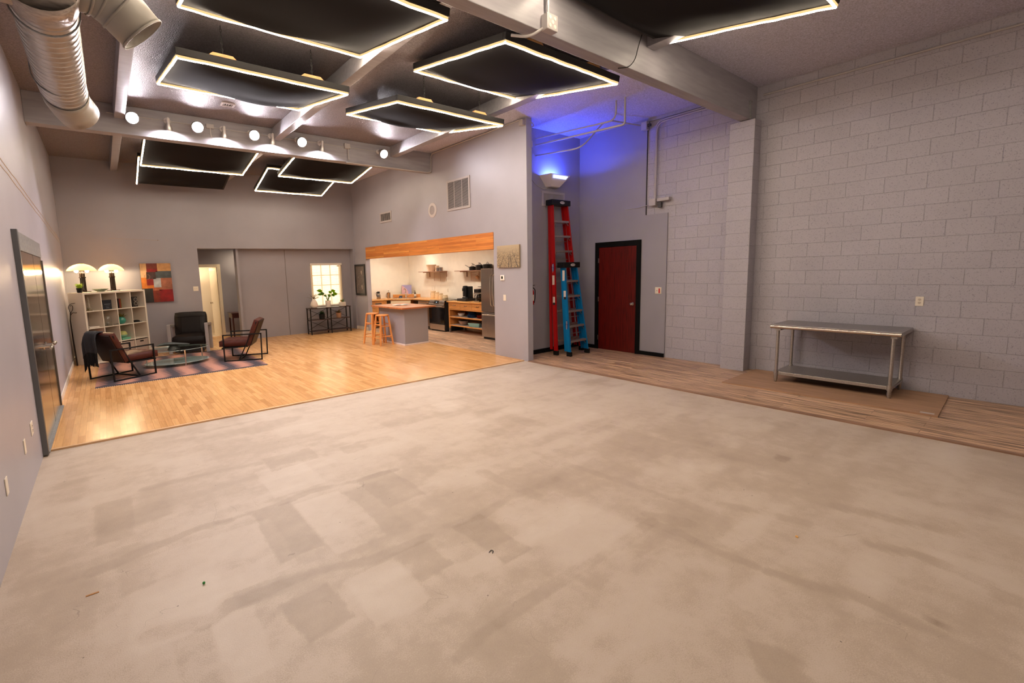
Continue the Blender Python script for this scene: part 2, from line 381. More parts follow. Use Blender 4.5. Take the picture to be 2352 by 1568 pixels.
# --- concrete slab with scrubbed patches and wear bands (a stain map on the mesh)
def concrete_floor():
    x0, x1, y0, y1, d = XL, 6.36, YF, 6.42, 0.032
    xs = np.concatenate([np.arange(x0, 3.3, 0.017), np.arange(3.3, x1, d), [x1]]); ys = np.concatenate([np.arange(y0, 0.7, 0.06), np.arange(0.7, 4.3, 0.017), np.arange(4.3, y1, d), [y1]])
    nx, ny = len(xs) - 1, len(ys) - 1
    X, Y = np.meshgrid(xs, ys)
    rng = np.random.default_rng(11)
    def vnoise(sx, sy):
        gx, gy = int((x1 - x0) / sx) + 3, int((y1 - y0) / sy) + 3
        g = rng.random((gy, gx)); fx = (X - x0) / sx; fy = (Y - y0) / sy
        ix, iy = fx.astype(int), fy.astype(int); tx, ty = fx - ix, fy - iy
        tx = tx * tx * (3 - 2 * tx); ty = ty * ty * (3 - 2 * ty)
        return (g[iy, ix] * (1 - tx) + g[iy, ix + 1] * tx) * (1 - ty) + (g[iy + 1, ix] * (1 - tx) + g[iy + 1, ix + 1] * tx) * ty
    w = 0.30 * (vnoise(1.6, 0.9) - 0.5) + 0.26 * (vnoise(0.5, 0.22) - 0.5) + 0.20 * (vnoise(0.16, 0.10) - 0.5)
    jit = 0.05 * (vnoise(0.3, 0.3) - 0.5) + 0.022 * (vnoise(0.08, 0.08) - 0.5) + 0.014 * (vnoise(0.03, 0.03) - 0.5)
    tex = 0.5 * vnoise(0.22, 0.14) + 0.3 * vnoise(0.07, 0.05) + 0.2 * vnoise(0.03, 0.03)
    def sm(t): t = np.clip(t, 0, 1); return t * t * (3 - 2 * t)
    def rect(cx, cy, hx, hy, a, v, soft=0.02):
        ca, sa = math.cos(R_(a)), math.sin(R_(a)); u = (X - cx) * ca + (Y - cy) * sa; t = -(X - cx) * sa + (Y - cy) * ca
        m = sm((hx - np.abs(u) + jit) / soft + 0.5) * sm((hy - np.abs(t) + jit) / soft + 0.5)
        return m * v * (0.7 + 0.6 * tex)
    def band(pts, hw, v, soft=0.022):
        hw = hw * 0.85; D = np.full(X.shape, 9.0)
        for (ax, ay), (bx, by) in zip(pts[:-1], pts[1:]):
            ex, ey = bx - ax, by - ay; t = np.clip(((X - ax) * ex + (Y - ay) * ey) / (ex * ex + ey * ey), 0, 1)
            D = np.minimum(D, np.hypot(X - ax - t * ex, Y - ay - t * ey))
        return sm((hw - D + jit * 0.8) / soft + 0.5) * v * (0.35 + 0.8 * tex)
    # the larger dark patches and roller bands
    w += band([(-0.22, 3.50), (0.0, 3.55), (0.38, 3.64), (0.57, 3.61)], 0.055, 0.34)
    w += band([(0.50, 3.62), (0.95, 3.61), (1.2, 3.66), (1.56, 3.58), (1.95, 3.56)], 0.04, 0.40)
    w += band([(0.02, 2.66), (0.28, 2.58), (0.39, 2.64), (0.55, 2.62), (0.85, 2.62), (1.2, 2.49), (1.58, 2.48)], 0.055, 0.46)
    w += band([(0.40, 2.66), (0.56, 2.63), (0.8, 2.62)], 0.09, 0.25)
    w += band([(0.1, 4.66), (0.48, 4.64), (0.71, 4.62), (1.02, 4.55)], 0.04, 0.35)
    w += band([(1.14, 1.57), (1.29, 1.60), (1.54, 1.62), (1.87, 1.62), (2.35, 1.60), (2.9, 1.62)], 0.05, 0.36)
    w += band([(1.76, 2.5), (2.02, 2.46), (2.3, 2.5), (2.9, 2.49)], 0.05, 0.26)
    w += rect(0.86, 3.22, 0.14, 0.38, 0, 0.34) + rect(1.74, 3.3, 0.16, 0.3, 0, 0.30) + rect(0.74, 2.28, 0.15, 0.20, 4, 0.36)
    w += rect(0.18, 2.32, 0.08, 0.22, 0, 0.20) + rect(1.42, 2.30, 0.13, 0.17, 0, 0.30) + rect(1.9, 2.2, 0.13, 0.27, 0, 0.36)
    w += rect(-0.1, 4.2, 0.11, 0.36, 0, 0.24) + rect(1.3, 4.45, 0.22, 0.16, 0, 0.28) + rect(2.05, 4.3, 0.3, 0.12, 0, 0.22)
    w -= rect(1.2, 3.1, 0.18, 0.42, 0, 0.30) + rect(1.1, 2.2, 0.17, 0.22, 0, 0.26) + rect(0.3, 3.1, 0.5, 0.35, 0, 0.16) + rect(0.38, 2.3, 0.1, 0.25, 0, 0.24) + rect(1.15, 4.05, 0.2, 0.3, 0, 0.22)
    for p, hw, v in (([(2.85, 1.68), (2.9, 1.48), (2.87, 1.19), (2.9, 0.98)], 0.05, 0.34), ([(2.9, 0.9), (2.95, 0.7), (3.03, 0.55), (3.0, 0.28)], 0.05, 0.36),
                     ([(3.67, 0.6), (3.75, 0.42), (3.71, 0.2), (3.6, 0.02)], 0.06, 0.42), ([(4.08, 0.85), (4.14, 0.6), (4.22, 0.3)], 0.06, 0.32),
                     ([(2.95, 1.7), (3.05, 1.45)], 0.06, 0.30), ([(3.5, 1.4), (3.6, 1.17), (3.65, 0.95)], 0.07, 0.24), ([(3.2, 2.6), (3.28, 2.0), (3.3, 1.5)], 0.05, 0.24),
                     ([(4.4, 2.2), (4.45, 1.5)], 0.05, 0.20), ([(2.5, 3.0), (2.55, 2.4)], 0.07, 0.26)):
        w += band(p, hw, v)
    w += rect(2.2, 0.62, 0.14, 0.10, 30, 0.36) + rect(4.75, 1.42, 0.06, 0.045, 0, 0.55) + rect(3.09, 0.235, 0.024, 0.02, 0, 0.95, 0.02)
    w -= rect(3.95, 1.6, 0.3, 0.45, 0, 0.34, 0.35) + rect(2.4, 2.0, 0.35, 0.4, 0, 0.20, 0.2)
    # many fainter roller marks, square to the room
    for _ in range(240):
        cx, cy = rng.uniform(x0, x1), rng.uniform(0.0, y1)
        far = cy > 3 or cx > 3
        hx, hy = (rng.uniform(0.08, 0.3), rng.uniform(0.10, 0.45)) if rng.random() < 0.6 else (rng.uniform(0.2, 0.7), rng.uniform(0.03, 0.12))
        w += rect(cx, cy, hx, hy, rng.normal(0, 3), rng.choice([-1, 1]) * rng.uniform(0.05, 0.17), rng.uniform(0.02, 0.12))
    w = np.clip(0.42 + 0.62 * w, 0, 1)
    mb = MB()
    V = np.stack([X.ravel(), Y.ravel(), np.zeros(X.size)], 1)
    idx = np.arange(X.size).reshape(ny + 1, nx + 1)
    F = np.stack([idx[:-1, :-1].ravel(), idx[:-1, 1:].ravel(), idx[1:, 1:].ravel(), idx[1:, :-1].ravel()], 1)
    me = bpy.data.meshes.new('floor'); me.from_pydata(V.tolist(), [], F.tolist())
    at = me.attributes.new('wear', 'FLOAT', 'POINT'); at.data.foreach_set('value', w.ravel().astype(np.float32))
    m, nt, b = nodes_of('scrubbed_concrete'); N = nt.nodes.new; L = nt.links.new
    a = N('ShaderNodeAttribute'); a.attribute_name = 'wear'
    tc = N('ShaderNodeTexCoord')
    n1 = N('ShaderNodeTexNoise'); n1.inputs['Scale'].default_value = 160; n1.inputs['Detail'].default_value = 4; L(tc.outputs['Object'], n1.inputs['Vector'])
    n2 = N('ShaderNodeTexNoise'); n2.inputs['Scale'].default_value = 9; n2.inputs['Detail'].default_value = 8; n2.inputs['Roughness'].default_value = 0.7; L(tc.outputs['Object'], n2.inputs['Vector'])
    s1 = N('ShaderNodeMath'); s1.operation = 'MULTIPLY_ADD'; s1.inputs[1].default_value = 0.55; L(n1.outputs['Fac'], s1.inputs[0]); L(a.outputs['Fac'], s1.inputs[2])
    s2 = N('ShaderNodeMath'); s2.operation = 'MULTIPLY_ADD'; s2.inputs[1].default_value = 0.5; L(n2.outputs['Fac'], s2.inputs[0]); L(s1.outputs[0], s2.inputs[2])
    rp = N('ShaderNodeValToRGB'); L(s2.outputs[0], rp.inputs[0])
    e = rp.color_ramp.elements; e[0].position = 0.55; e[1].position = 1.12
    e[0].color = lin((194, 180, 167)) + (1,); e[1].color = lin((172, 155, 139)) + (1,)
    k = rp.color_ramp.elements.new(0.88); k.color = lin((184, 168, 153)) + (1,)
    d2 = N('ShaderNodeMapRange'); d2.inputs['From Min'].default_value = 1.02; d2.inputs['From Max'].default_value = 1.6; L(s2.outputs[0], d2.inputs['Value'])
    dk = N('ShaderNodeMixRGB'); dk.inputs[2].default_value = lin((145, 127, 111)) + (1,); L(d2.outputs[0], dk.inputs[0]); L(rp.outputs[0], dk.inputs[1])
    # dark specks and hairline scratches
    vo = N('ShaderNodeTexVoronoi'); vo.inputs['Scale'].default_value = 5.5; L(tc.outputs['Object'], vo.inputs['Vector'])
    lt = N('ShaderNodeMath'); lt.operation = 'LESS_THAN'; lt.inputs[1].default_value = 0.028; L(vo.outputs['Distance'], lt.inputs[0])
    wp = N('ShaderNodeMapping'); wp.inputs['Scale'].default_value = (0.8, 0.8, 1); L(tc.outputs['Object'], wp.inputs[0])
    n3 = N('ShaderNodeTexNoise'); n3.inputs['Scale'].default_value = 1.6; n3.inputs['Detail'].default_value = 2; n3.inputs['Distortion'].default_value = 1.5; L(wp.outputs[0], n3.inputs['Vector'])
    sb = N('ShaderNodeMath'); sb.operation = 'SUBTRACT'; sb.inputs[1].default_value = 0.5; L(n3.outputs['Fac'], sb.inputs[0])
    ab = N('ShaderNodeMath'); ab.operation = 'ABSOLUTE'; L(sb.outputs[0], ab.inputs[0])
    l2 = N('ShaderNodeMath'); l2.operation = 'LESS_THAN'; l2.inputs[1].default_value = 0.0009; L(ab.outputs[0], l2.inputs[0])
    n4 = N('ShaderNodeTexNoise'); n4.inputs['Scale'].default_value = 2.3; L(tc.outputs['Object'], n4.inputs['Vector'])
    g4 = N('ShaderNodeMath'); g4.operation = 'GREATER_THAN'; g4.inputs[1].default_value = 0.56; L(n4.outputs['Fac'], g4.inputs[0])
    m4 = N('ShaderNodeMath'); m4.operation = 'MULTIPLY'; L(l2.outputs[0], m4.inputs[0]); L(g4.outputs[0], m4.inputs[1])
    m5 = N('ShaderNodeMath'); m5.operation = 'MULTIPLY'; m5.inputs[1].default_value = 0.45; L(m4.outputs[0], m5.inputs[0])
    mxx = N('ShaderNodeMath'); mxx.operation = 'MAXIMUM'; L(lt.outputs[0], mxx.inputs[0]); L(m5.outputs[0], mxx.inputs[1])
    sc = N('ShaderNodeMath'); sc.operation = 'MULTIPLY'; sc.inputs[1].default_value = 0.7; L(mxx.outputs[0], sc.inputs[0])
    fin = N('ShaderNodeMixRGB'); fin.inputs[2].default_value = (0.10, 0.075, 0.06, 1); L(sc.outputs[0], fin.inputs[0]); L(dk.outputs[0], fin.inputs[1])
    L(fin.outputs[0], b.inputs['Base Color'])
    bp = N('ShaderNodeBump'); bp.inputs['Strength'].default_value = 0.25; bp.inputs['Distance'].default_value = 0.004; L(n1.outputs['Fac'], bp.inputs['Height']); L(bp.outputs[0], b.inputs['Normal'])
    b.inputs['Roughness'].default_value = 0.5
    me.materials.append(m)
    o = bpy.data.objects.new('floor', me); COL.objects.link(o)
    return tag(o, 'bare beige concrete slab with scrubbed darker patches and bands', 'floor', kind='structure')
concrete_floor()
oak = planks('orange_laminate', [lin((200, 146, 92)), lin((216, 163, 105)), lin((226, 174, 115)), lin((209, 155, 99))], 0.46, 0.065, 'YX', rough=0.24, grain=0.10, gap=lin((150, 92, 52)), mortar=0.0010)
greyp = planks('grey_brown_planks', [lin((188, 148, 120)), lin((222, 180, 146)), lin((204, 164, 132)), lin((232, 192, 158))], 1.22, 0.16, 'YX', rough=0.42, grain=0.52, gap=lin((90, 70, 58)), mortar=0.0016, gscale=26, streak=0.45)
nos = mat('laminate_edge_strip', lin((206, 166, 124)), rough=0.5, noise=0.15, nscale=4)
nos2 = mat('plank_edge_strip', lin((140, 108, 88)), rough=0.5, noise=0.2, nscale=4)
b_ = MB().extrude([(XL, 6.42, 0), (6.33, 6.24, 0), (6.33, 13.82, 0), (XL, 13.82, 0)], (0, 0, 0.012))
b_.box((2.0, 13.82, 0), (4.3, 15.3, 0.012))
struct('floor_laminate', b_, oak, 'glossy orange laminate floor of short strips in the lounge', 'floor')
b_ = MB().box((6.36, YF, 0), (XR, 6.56, 0.010)).box((6.33, 7.0, 0), (XR, 13.75, 0.0125))
struct('floor_plank', b_, greyp, 'grey brown plank floor along the block wall and in the kitchen', 'floor')
struct('trim_1', MB().extrude([(XL, 6.385, 0), (6.30, 6.205, 0), (6.30, 6.245, 0), (XL, 6.425, 0)], (0, 0, 0.018)), nos, 'brown edge strip between orange laminate and concrete', 'trim')
struct('trim_2', MB().box((6.315, YF, 0), (6.345, 6.12, 0.016)).box((6.350, YF, 0), (6.375, 6.12, 0.014)), nos2, 'double dark edge strip between concrete and grey planks', 'trim')

# --- walls
lw = MB().box((XL - 0.15, YF, 0), (XL, 13.7, ZC))
struct('wall_left', lw, wall_paint_gloss, 'long grey painted wall with the steel double door', 'wall')
bw = MB().box((XL, YB, 0), (2.0, YB + 0.15, ZC)).box((2.0, YB, 2.51), (XP, YB + 0.10, ZC)).box((6.27, YB, 0), (XP, YA, 2.51)).box((2.0, YB + .1, 2.51), (6.33, YA + .1, 2.61))
struct('wall_back', bw, wall_paint, 'grey back wall above and left of the recess', 'wall')
ap = MB().box((2.98, YA, 0), (4.98, YA + 0.10, 2.51)).box((5.96, YA, 0), (6.33, YA + 0.10, 2.51)).box((4.98, YA, 2.09), (5.96, YA + .10, 2.51)).box((4.98, YA, 0), (5.96, YA + 0.10, 0.77)).box((2.92, YA - 0.16, 0), (2.98, YA + 0.10, 2.51))
struct('wall_recess', ap, wall_paint, 'grey panelled wall of the recess round the bright window', 'wall')
struct('trim_3', MB().box((4.25, YA - 0.004, 0.01), (4.262, YA, 2.5)), mat('panel_joint', lin((100, 92, 90)), rough=0.6), 'thin vertical joint in the recess panelling', 'trim')
hw = MB().box((1.9, YB + 0.1, 0), (2.0, 15.3, 2.6)).box((2.0, 15.2, 0), (2.14, 15.3, 2.6)).box((2.72, 15.2, 0), (4.4, 15.3, 2.6)).box((2.14, 15.2, 2.06), (2.72, 15.3, 2.6)).box((4.3, YA + .1, 0), (4.4, 15.3, 2.6)).box((1.9, YA + .1, 2.6), (4.4, 15.3, 2.7))
struct('wall_hall', hw, wall_paint, 'grey walls of the passage behind the recess', 'wall')
struct('wall_closet', MB().box((1.6, 16.4, 0), (3.4, 16.5, 2.4)).box((1.5, 15.3, 0), (1.6, 16.5, 2.4)).box((3.4, 15.3, 0), (3.5, 16.5, 2.4)).box((1.5, 15.3, 2.4), (3.5, 16.5, 2.5)).box((1.5, 15.3, -0.05), (3.5, 16.5, 0.01)), mat('closet_white', lin((235, 222, 200)), rough=0.6), 'bright cream room seen through the passage door', 'wall')
pw = MB().box((XP, 6.12, 0), (XP2, 7.06, ZC)).box((XP, 7.06, 2.18), (XP2, 12.80, ZC)).box((XP, 12.80, 0), (XP2, 13.7, ZC))
struct('wall_partition', pw, wall_paint_gloss, 'tall grey partition wall with the kitchen opening', 'wall')
struct('wall_ladder', MB().box((XP2, YLW, 0), (XR + .1, YLW + 0.12, ZC)), wall_paint, 'grey end wall behind the two ladders', 'wall')
blk = blocks('painted_blocks', 'YZ', lin((172, 168, 176)), off=(0.076, 0.0))
rw = MB().box((XR, YF, 0), (XR + 0.2, 6.6, ZC))
struct('wall_right', rw, blk, 'painted grey concrete block wall behind the steel table', 'wall')
dw = MB().box((XR - 0.025, 4.97, 0), (XR, YLW, ZC)).box((XR - 0.025, 4.53, 0), (XR, 4.97, 2.72))
struct('wall_drywall', dw, wall_paint, 'smooth grey wallboard round the red door', 'wall')
struct('wall_front', MB().box((XL - .15, YF - 0.2, 0), (XR + .2, YF, ZC)), wall_paint, 'grey wall at the near end of the room', 'wall')
pil = blocks('painted_pier_blocks', 'YZ', lin((172, 168, 176)), bw=6.0, off=(0.0, 0.0))
struct('wall_pillar', MB().box((8.15, 3.06, 0), (XR, 3.42, 3.955)), pil, 'grey block pier carrying the big beam', 'pillar', bevel=0.006)
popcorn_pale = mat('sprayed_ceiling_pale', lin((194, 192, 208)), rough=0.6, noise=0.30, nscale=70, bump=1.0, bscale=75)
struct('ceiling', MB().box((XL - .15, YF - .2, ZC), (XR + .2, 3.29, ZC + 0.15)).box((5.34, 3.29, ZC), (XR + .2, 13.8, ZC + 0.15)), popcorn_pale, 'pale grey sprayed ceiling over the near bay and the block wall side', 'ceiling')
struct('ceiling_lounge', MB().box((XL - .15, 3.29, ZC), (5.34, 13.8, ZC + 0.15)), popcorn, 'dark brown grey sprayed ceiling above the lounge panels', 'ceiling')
# kitchen shell
kw = MB().box((8.36, YLW + 0.12, 0), (8.46, 13.8, 2.56)).box((XP2, 13.70, 0), (8.46, 13.8, 2.56))
struct('wall_kitchen', kw, cream, 'cream textured kitchen walls behind the counters', 'wall')
struct('ceiling_kitchen', MB().box((XP2, YLW + 0.12, 2.56), (8.46, 13.8, 2.66)), cream, 'low cream kitchen ceiling', 'ceiling')
glulam = planks('orange_glulam', [lin((196, 112, 48)), lin((226, 146, 70)), lin((210, 126, 56)), lin((240, 172, 92))], 1.35, 0.042, 'YZ', rough=0.4, grain=0.16, gap=lin((150, 76, 30)), mortar=0.0006, gscale=30)
struct('trim_4', MB().box((XP - 0.012, 7.055, 2.178), (XP2 + 0.01, 12.76, 2.515)), glulam, 'orange laminated timber beam over the kitchen opening', 'beam')
struct('trim_13', MB().box((XR - 0.022, 4.962, 2.72), (XR - 0.002, 4.969, 4.44)), mat('dark_gap', (0.03, 0.028, 0.027), rough=0.8), 'dark open edge where the upper wallboard stops on the block wall', 'trim')
# --- ceiling beams
struct('trim_5', MB().box((XL, 3.14, 3.965), (XR, 3.29, ZC)), beam_paint, 'big grey beam resting on the block pier', 'beam', bevel=0.006)
struct('trim_6', MB().box((XL, 9.16, 4.045), (XP, 9.36, ZC)), beam_paint, 'grey beam carrying the row of bright reflector lamps', 'beam', bevel=0.006)
for i, (x0, x1) in enumerate(((0.39, 0.52), (2.76, 2.90), (5.24, 5.40))):
    nm = ('left', 'middle', 'right')[i]
    struct('trim_%d' % (7 + i), MB().box((x0, YF, 4.27), (x1, 3.14, ZC)).box((x0, 3.29, 4.27), (x1, 9.16, ZC)).box((x0, 9.36, 4.27), (x1, YB, ZC)), beam_paint,
           ('grey ceiling joist beside the round duct', 'grey ceiling joist between the two pairs of hung panels', 'grey ceiling joist nearest the partition wall')[i], 'beam', bevel=0.005)
struct('trim_10', MB().box((XR - .03, 3.29, 4.42), (XR, 4.97, ZC)), beam_paint, 'grey timber strip under the ceiling above the block wall', 'trim')
# --- baseboards
struct('baseboard_left', MB().box((XL, 8.66, 0.012), (XL + 0.014, 13.55, 0.10)), white_paint, 'white baseboard beyond the steel door', 'baseboard', bevel=0.003)
struct('baseboard_back', MB().box((XL, YB - 0.014, 0.012), (2.0, YB, 0.11)), white_paint, 'white baseboard behind the leather chairs', 'baseboard', bevel=0.003)
struct('baseboard_partition', MB().box((XP - 0.014, 12.85, 0.012), (XP, 13.55, 0.11)).box((6.27, YB - 0.014, .012), (XP - .014, YB, .11)), white_paint, 'white baseboard under the dark framed print', 'baseboard', bevel=0.003)
struct('baseboard_right', MB().box((XR - 0.045, 4.53, 0.01), (XR - 0.025, 5.04, 0.085)).box((XR - 0.045, 6.09, 0.01), (XR - 0.025, YLW, 0.085)), black_paint, 'black baseboard either side of the red door', 'baseboard', bevel=0.002)
struct('baseboard_ladder', MB().box((XP2, YLW - 0.018, 0.01), (XR - 0.045, YLW, 0.10)), black_paint, 'black baseboard behind the ladders', 'baseboard', bevel=0.002)
struct('baseboard_hall', MB().box((2.78, 15.186, 0.012), (4.3, 15.2, 0.11)), white_paint, 'white baseboard in the passage', 'baseboard')
# wall seam on the left wall
seam = MB()
rs = random.Random(3)
for zz in (2.96, 3.03):
    pts = [(XL + 0.003, 4.5 + 0.3 * i, zz - 0.012 * i + rs.uniform(-0.008, 0.008)) for i in range(31)]
    seam.tube(pts, 0.004, 5)
struct('trim_11', seam, mat('old_plaster_seam', lin((205, 190, 176)), rough=0.7), 'thin rough plaster seam along the upper left wall', 'trim')

# --- door_1: red door in black frame
d1 = thing('door_1', 'dark red wooden door in a black frame', 'door', (XR - 0.025, 5.565, 0.01), kind='structure')
redwood = mat('red_stained_wood', lin((86, 12, 7)), rough=0.35, noise=0.45, nscale=9, stretch=(1, 6, 0.35))
fr = MB().box((-0.03, -0.525, 0), (0.0, -0.435, 2.255)).box((-0.03, 0.435, 0), (0, 0.525, 2.255)).box((-0.03, -0.435, 2.15), (0, 0.435, 2.255))
fr.build('door_frame', black_paint, d1, bevel=0.003)
lf = MB().box((-0.018, -0.432, 0.006), (0.0, 0.432, 2.146)).build('door_leaf', redwood, d1)
nickel = mat('satin_nickel', (0.62, 0.58, 0.53), rough=0.25, metal=1.0)
kb = MB().lathe([(0.032, 0.0), (0.032, 0.006), (0.014, 0.008), (0.012, 0.034), (0.026, 0.045), (0.030, 0.058), (0.024, 0.070), (0.0, 0.074)], 18, M=Matrix.Rotation(R_(-90), 3, 'Y').to_4x4()).build('door_knob', nickel, d1, smooth=True, loc=(-0.018, -0.365, 1.0))
for z in (0.25, 1.07, 1.88):
    MB().box((-0.036, 0.425, z - 0.05), (-0.012, 0.448, z + 0.05)).build('hinge', nickel, d1, bevel=0.002)
# --- door_2: steel double door on the left wall
d2 = thing('door_2', 'brushed steel double door on the left wall', 'door', (XL, 7.43, 0.012), kind='structure')
def brushed(name, col, rough, sc):
    return mat(name, col, rough=rough, metal=1.0, noise=0.12, nscale=10, stretch=sc, bump=0.02, bscale=40)
steel_v = brushed('brushed_steel_upright', (0.40, 0.37, 0.355), 0.11, (14, 14, 0.4))
galv = mat('galvanised_steel', (0.24, 0.245, 0.25), rough=0.5, metal=0.35, noise=0.25, nscale=30)
jm = MB().box((0, -1.20, 0), (0.045, -1.13, 2.29)).build('door_frame', mat('dark_steel_jamb', (0.16, 0.165, 0.17), rough=0.4, metal=0.8), d2, bevel=0.002)
MB().box((0, -1.13, 2.10), (0.022, 1.17, 2.29)).build('header_plate', galv, d2, bevel=0.002)
for y0, y1 in ((-1.08, 0.150), (0.170, 1.12)):
    MB().box((0, y0, 0.012), (0.018, y1, 2.095)).build('door_leaf', steel_v, d2)
MB().box((0, 0.150, 0.012), (0.010, 0.170, 2.095)).build('door_gap', black_paint, d2)
hn = mat('hinge_dark', (0.08, 0.07, 0.06), rough=0.5, metal=0.6)
for yy in (-1.095, 1.135):
    MB().tube([(0.018, yy, 0.02), (0.018, yy, 2.06)], 0.014, 8).build('piano_hinge', hn, d2)
MB().box((0, -1.13, 0.0), (0.05, 1.15, 0.012)).build('threshold', galv, d2)
for y, s in ((0.06, -1), (0.26, 1)):
    h = MB().lathe([(0.036, 0), (0.036, 0.008), (0.016, 0.011), (0.015, 0.06)], 14, M=Matrix.Rotation(R_(90), 4, 'Y'))
    h.tube([(0.068, 0, 0), (0.078, s * 0.04, 0), (0.080, s * 0.13, 0.006), (0.074, s * 0.19, -0.006)], [0.016, 0.019, 0.021, 0.014], 10)
    h.build('door_handle', mat('bright_nickel', (0.80, 0.76, 0.72), rough=0.22, metal=1.0), d2, smooth=True, loc=(0.018, y, 0.99))
# --- door_3: passage door ajar
d3 = thing('door_3', 'cream door standing ajar at the end of the passage', 'door', (2.43, 15.2, 0.012), kind='structure')
creamp = mat('cream_door_paint', lin((236, 222, 196)), rough=0.4)
MB().box((-0.36, -0.03, 0), (-0.28, 0.0, 2.13)).box((0.28, -0.03, 0), (0.36, 0.0, 2.13)).box((-0.28, -0.03, 2.05), (0.28, 0.0, 2.13)).build('door_frame', creamp, d3, bevel=0.003)
leaf = MB().box((-0.56, 0.0, 0.0), (0.0, 0.035, 2.03)).build('door_leaf', creamp, d3, loc=(0.275, 0.10, 0))
leaf.rotation_euler = (0, 0, R_(-79))
MB().lathe([(0.03, 0), (0.012, 0.008), (0.012, 0.03), (0.028, 0.045), (0.024, 0.065), (0.0, 0.07)], 14, M=Matrix.Rotation(R_(90), 3, 'X').to_4x4()).build('door_knob', mat('old_brass', (0.42, 0.33, 0.22), rough=0.3, metal=1), leaf, smooth=True, loc=(-0.49, 0, 0.98))
# --- window_1
w1 = thing('window_1', 'bright window of twelve panes with daylight behind', 'window', (5.47, YA, 1.43), kind='structure')
MB().box((-0.49, 0.0, -0.66), (-0.43, 0.09, 0.66)).box((0.43, 0.0, -0.66), (0.49, 0.09, 0.66)).box((-0.43, 0.0, 0.60), (0.43, 0.09, 0.66)).box((-0.43, 0.0, -0.66), (0.43, 0.09, -0.60)).build('window_frame', white_paint, w1, bevel=0.003)
mu = MB()
for i in (1, 2): mu.box((-0.43 + 0.86 * i / 3 - 0.011, 0.03, -0.6), (-0.43 + 0.86 * i / 3 + 0.011, 0.06, 0.6))
for i in (1, 2, 3): mu.box((-0.43, 0.031, -0.6 + 1.2 * i / 4 - 0.011), (0.43, 0.061, -0.6 + 1.2 * i / 4 + 0.011))
mu.build('muntin', white_paint, w1)
MB().box((-0.43, 0.044, -0.6), (0.43, 0.048, 0.6)).build('pane', clear_glass('window_glass', (0.98, 0.97, 0.94)), w1)
MB().box((-0.52, -0.03, -0.69), (0.52, 0.0, -0.655)).build('window_sill', wall_paint, w1, bevel=0.003)

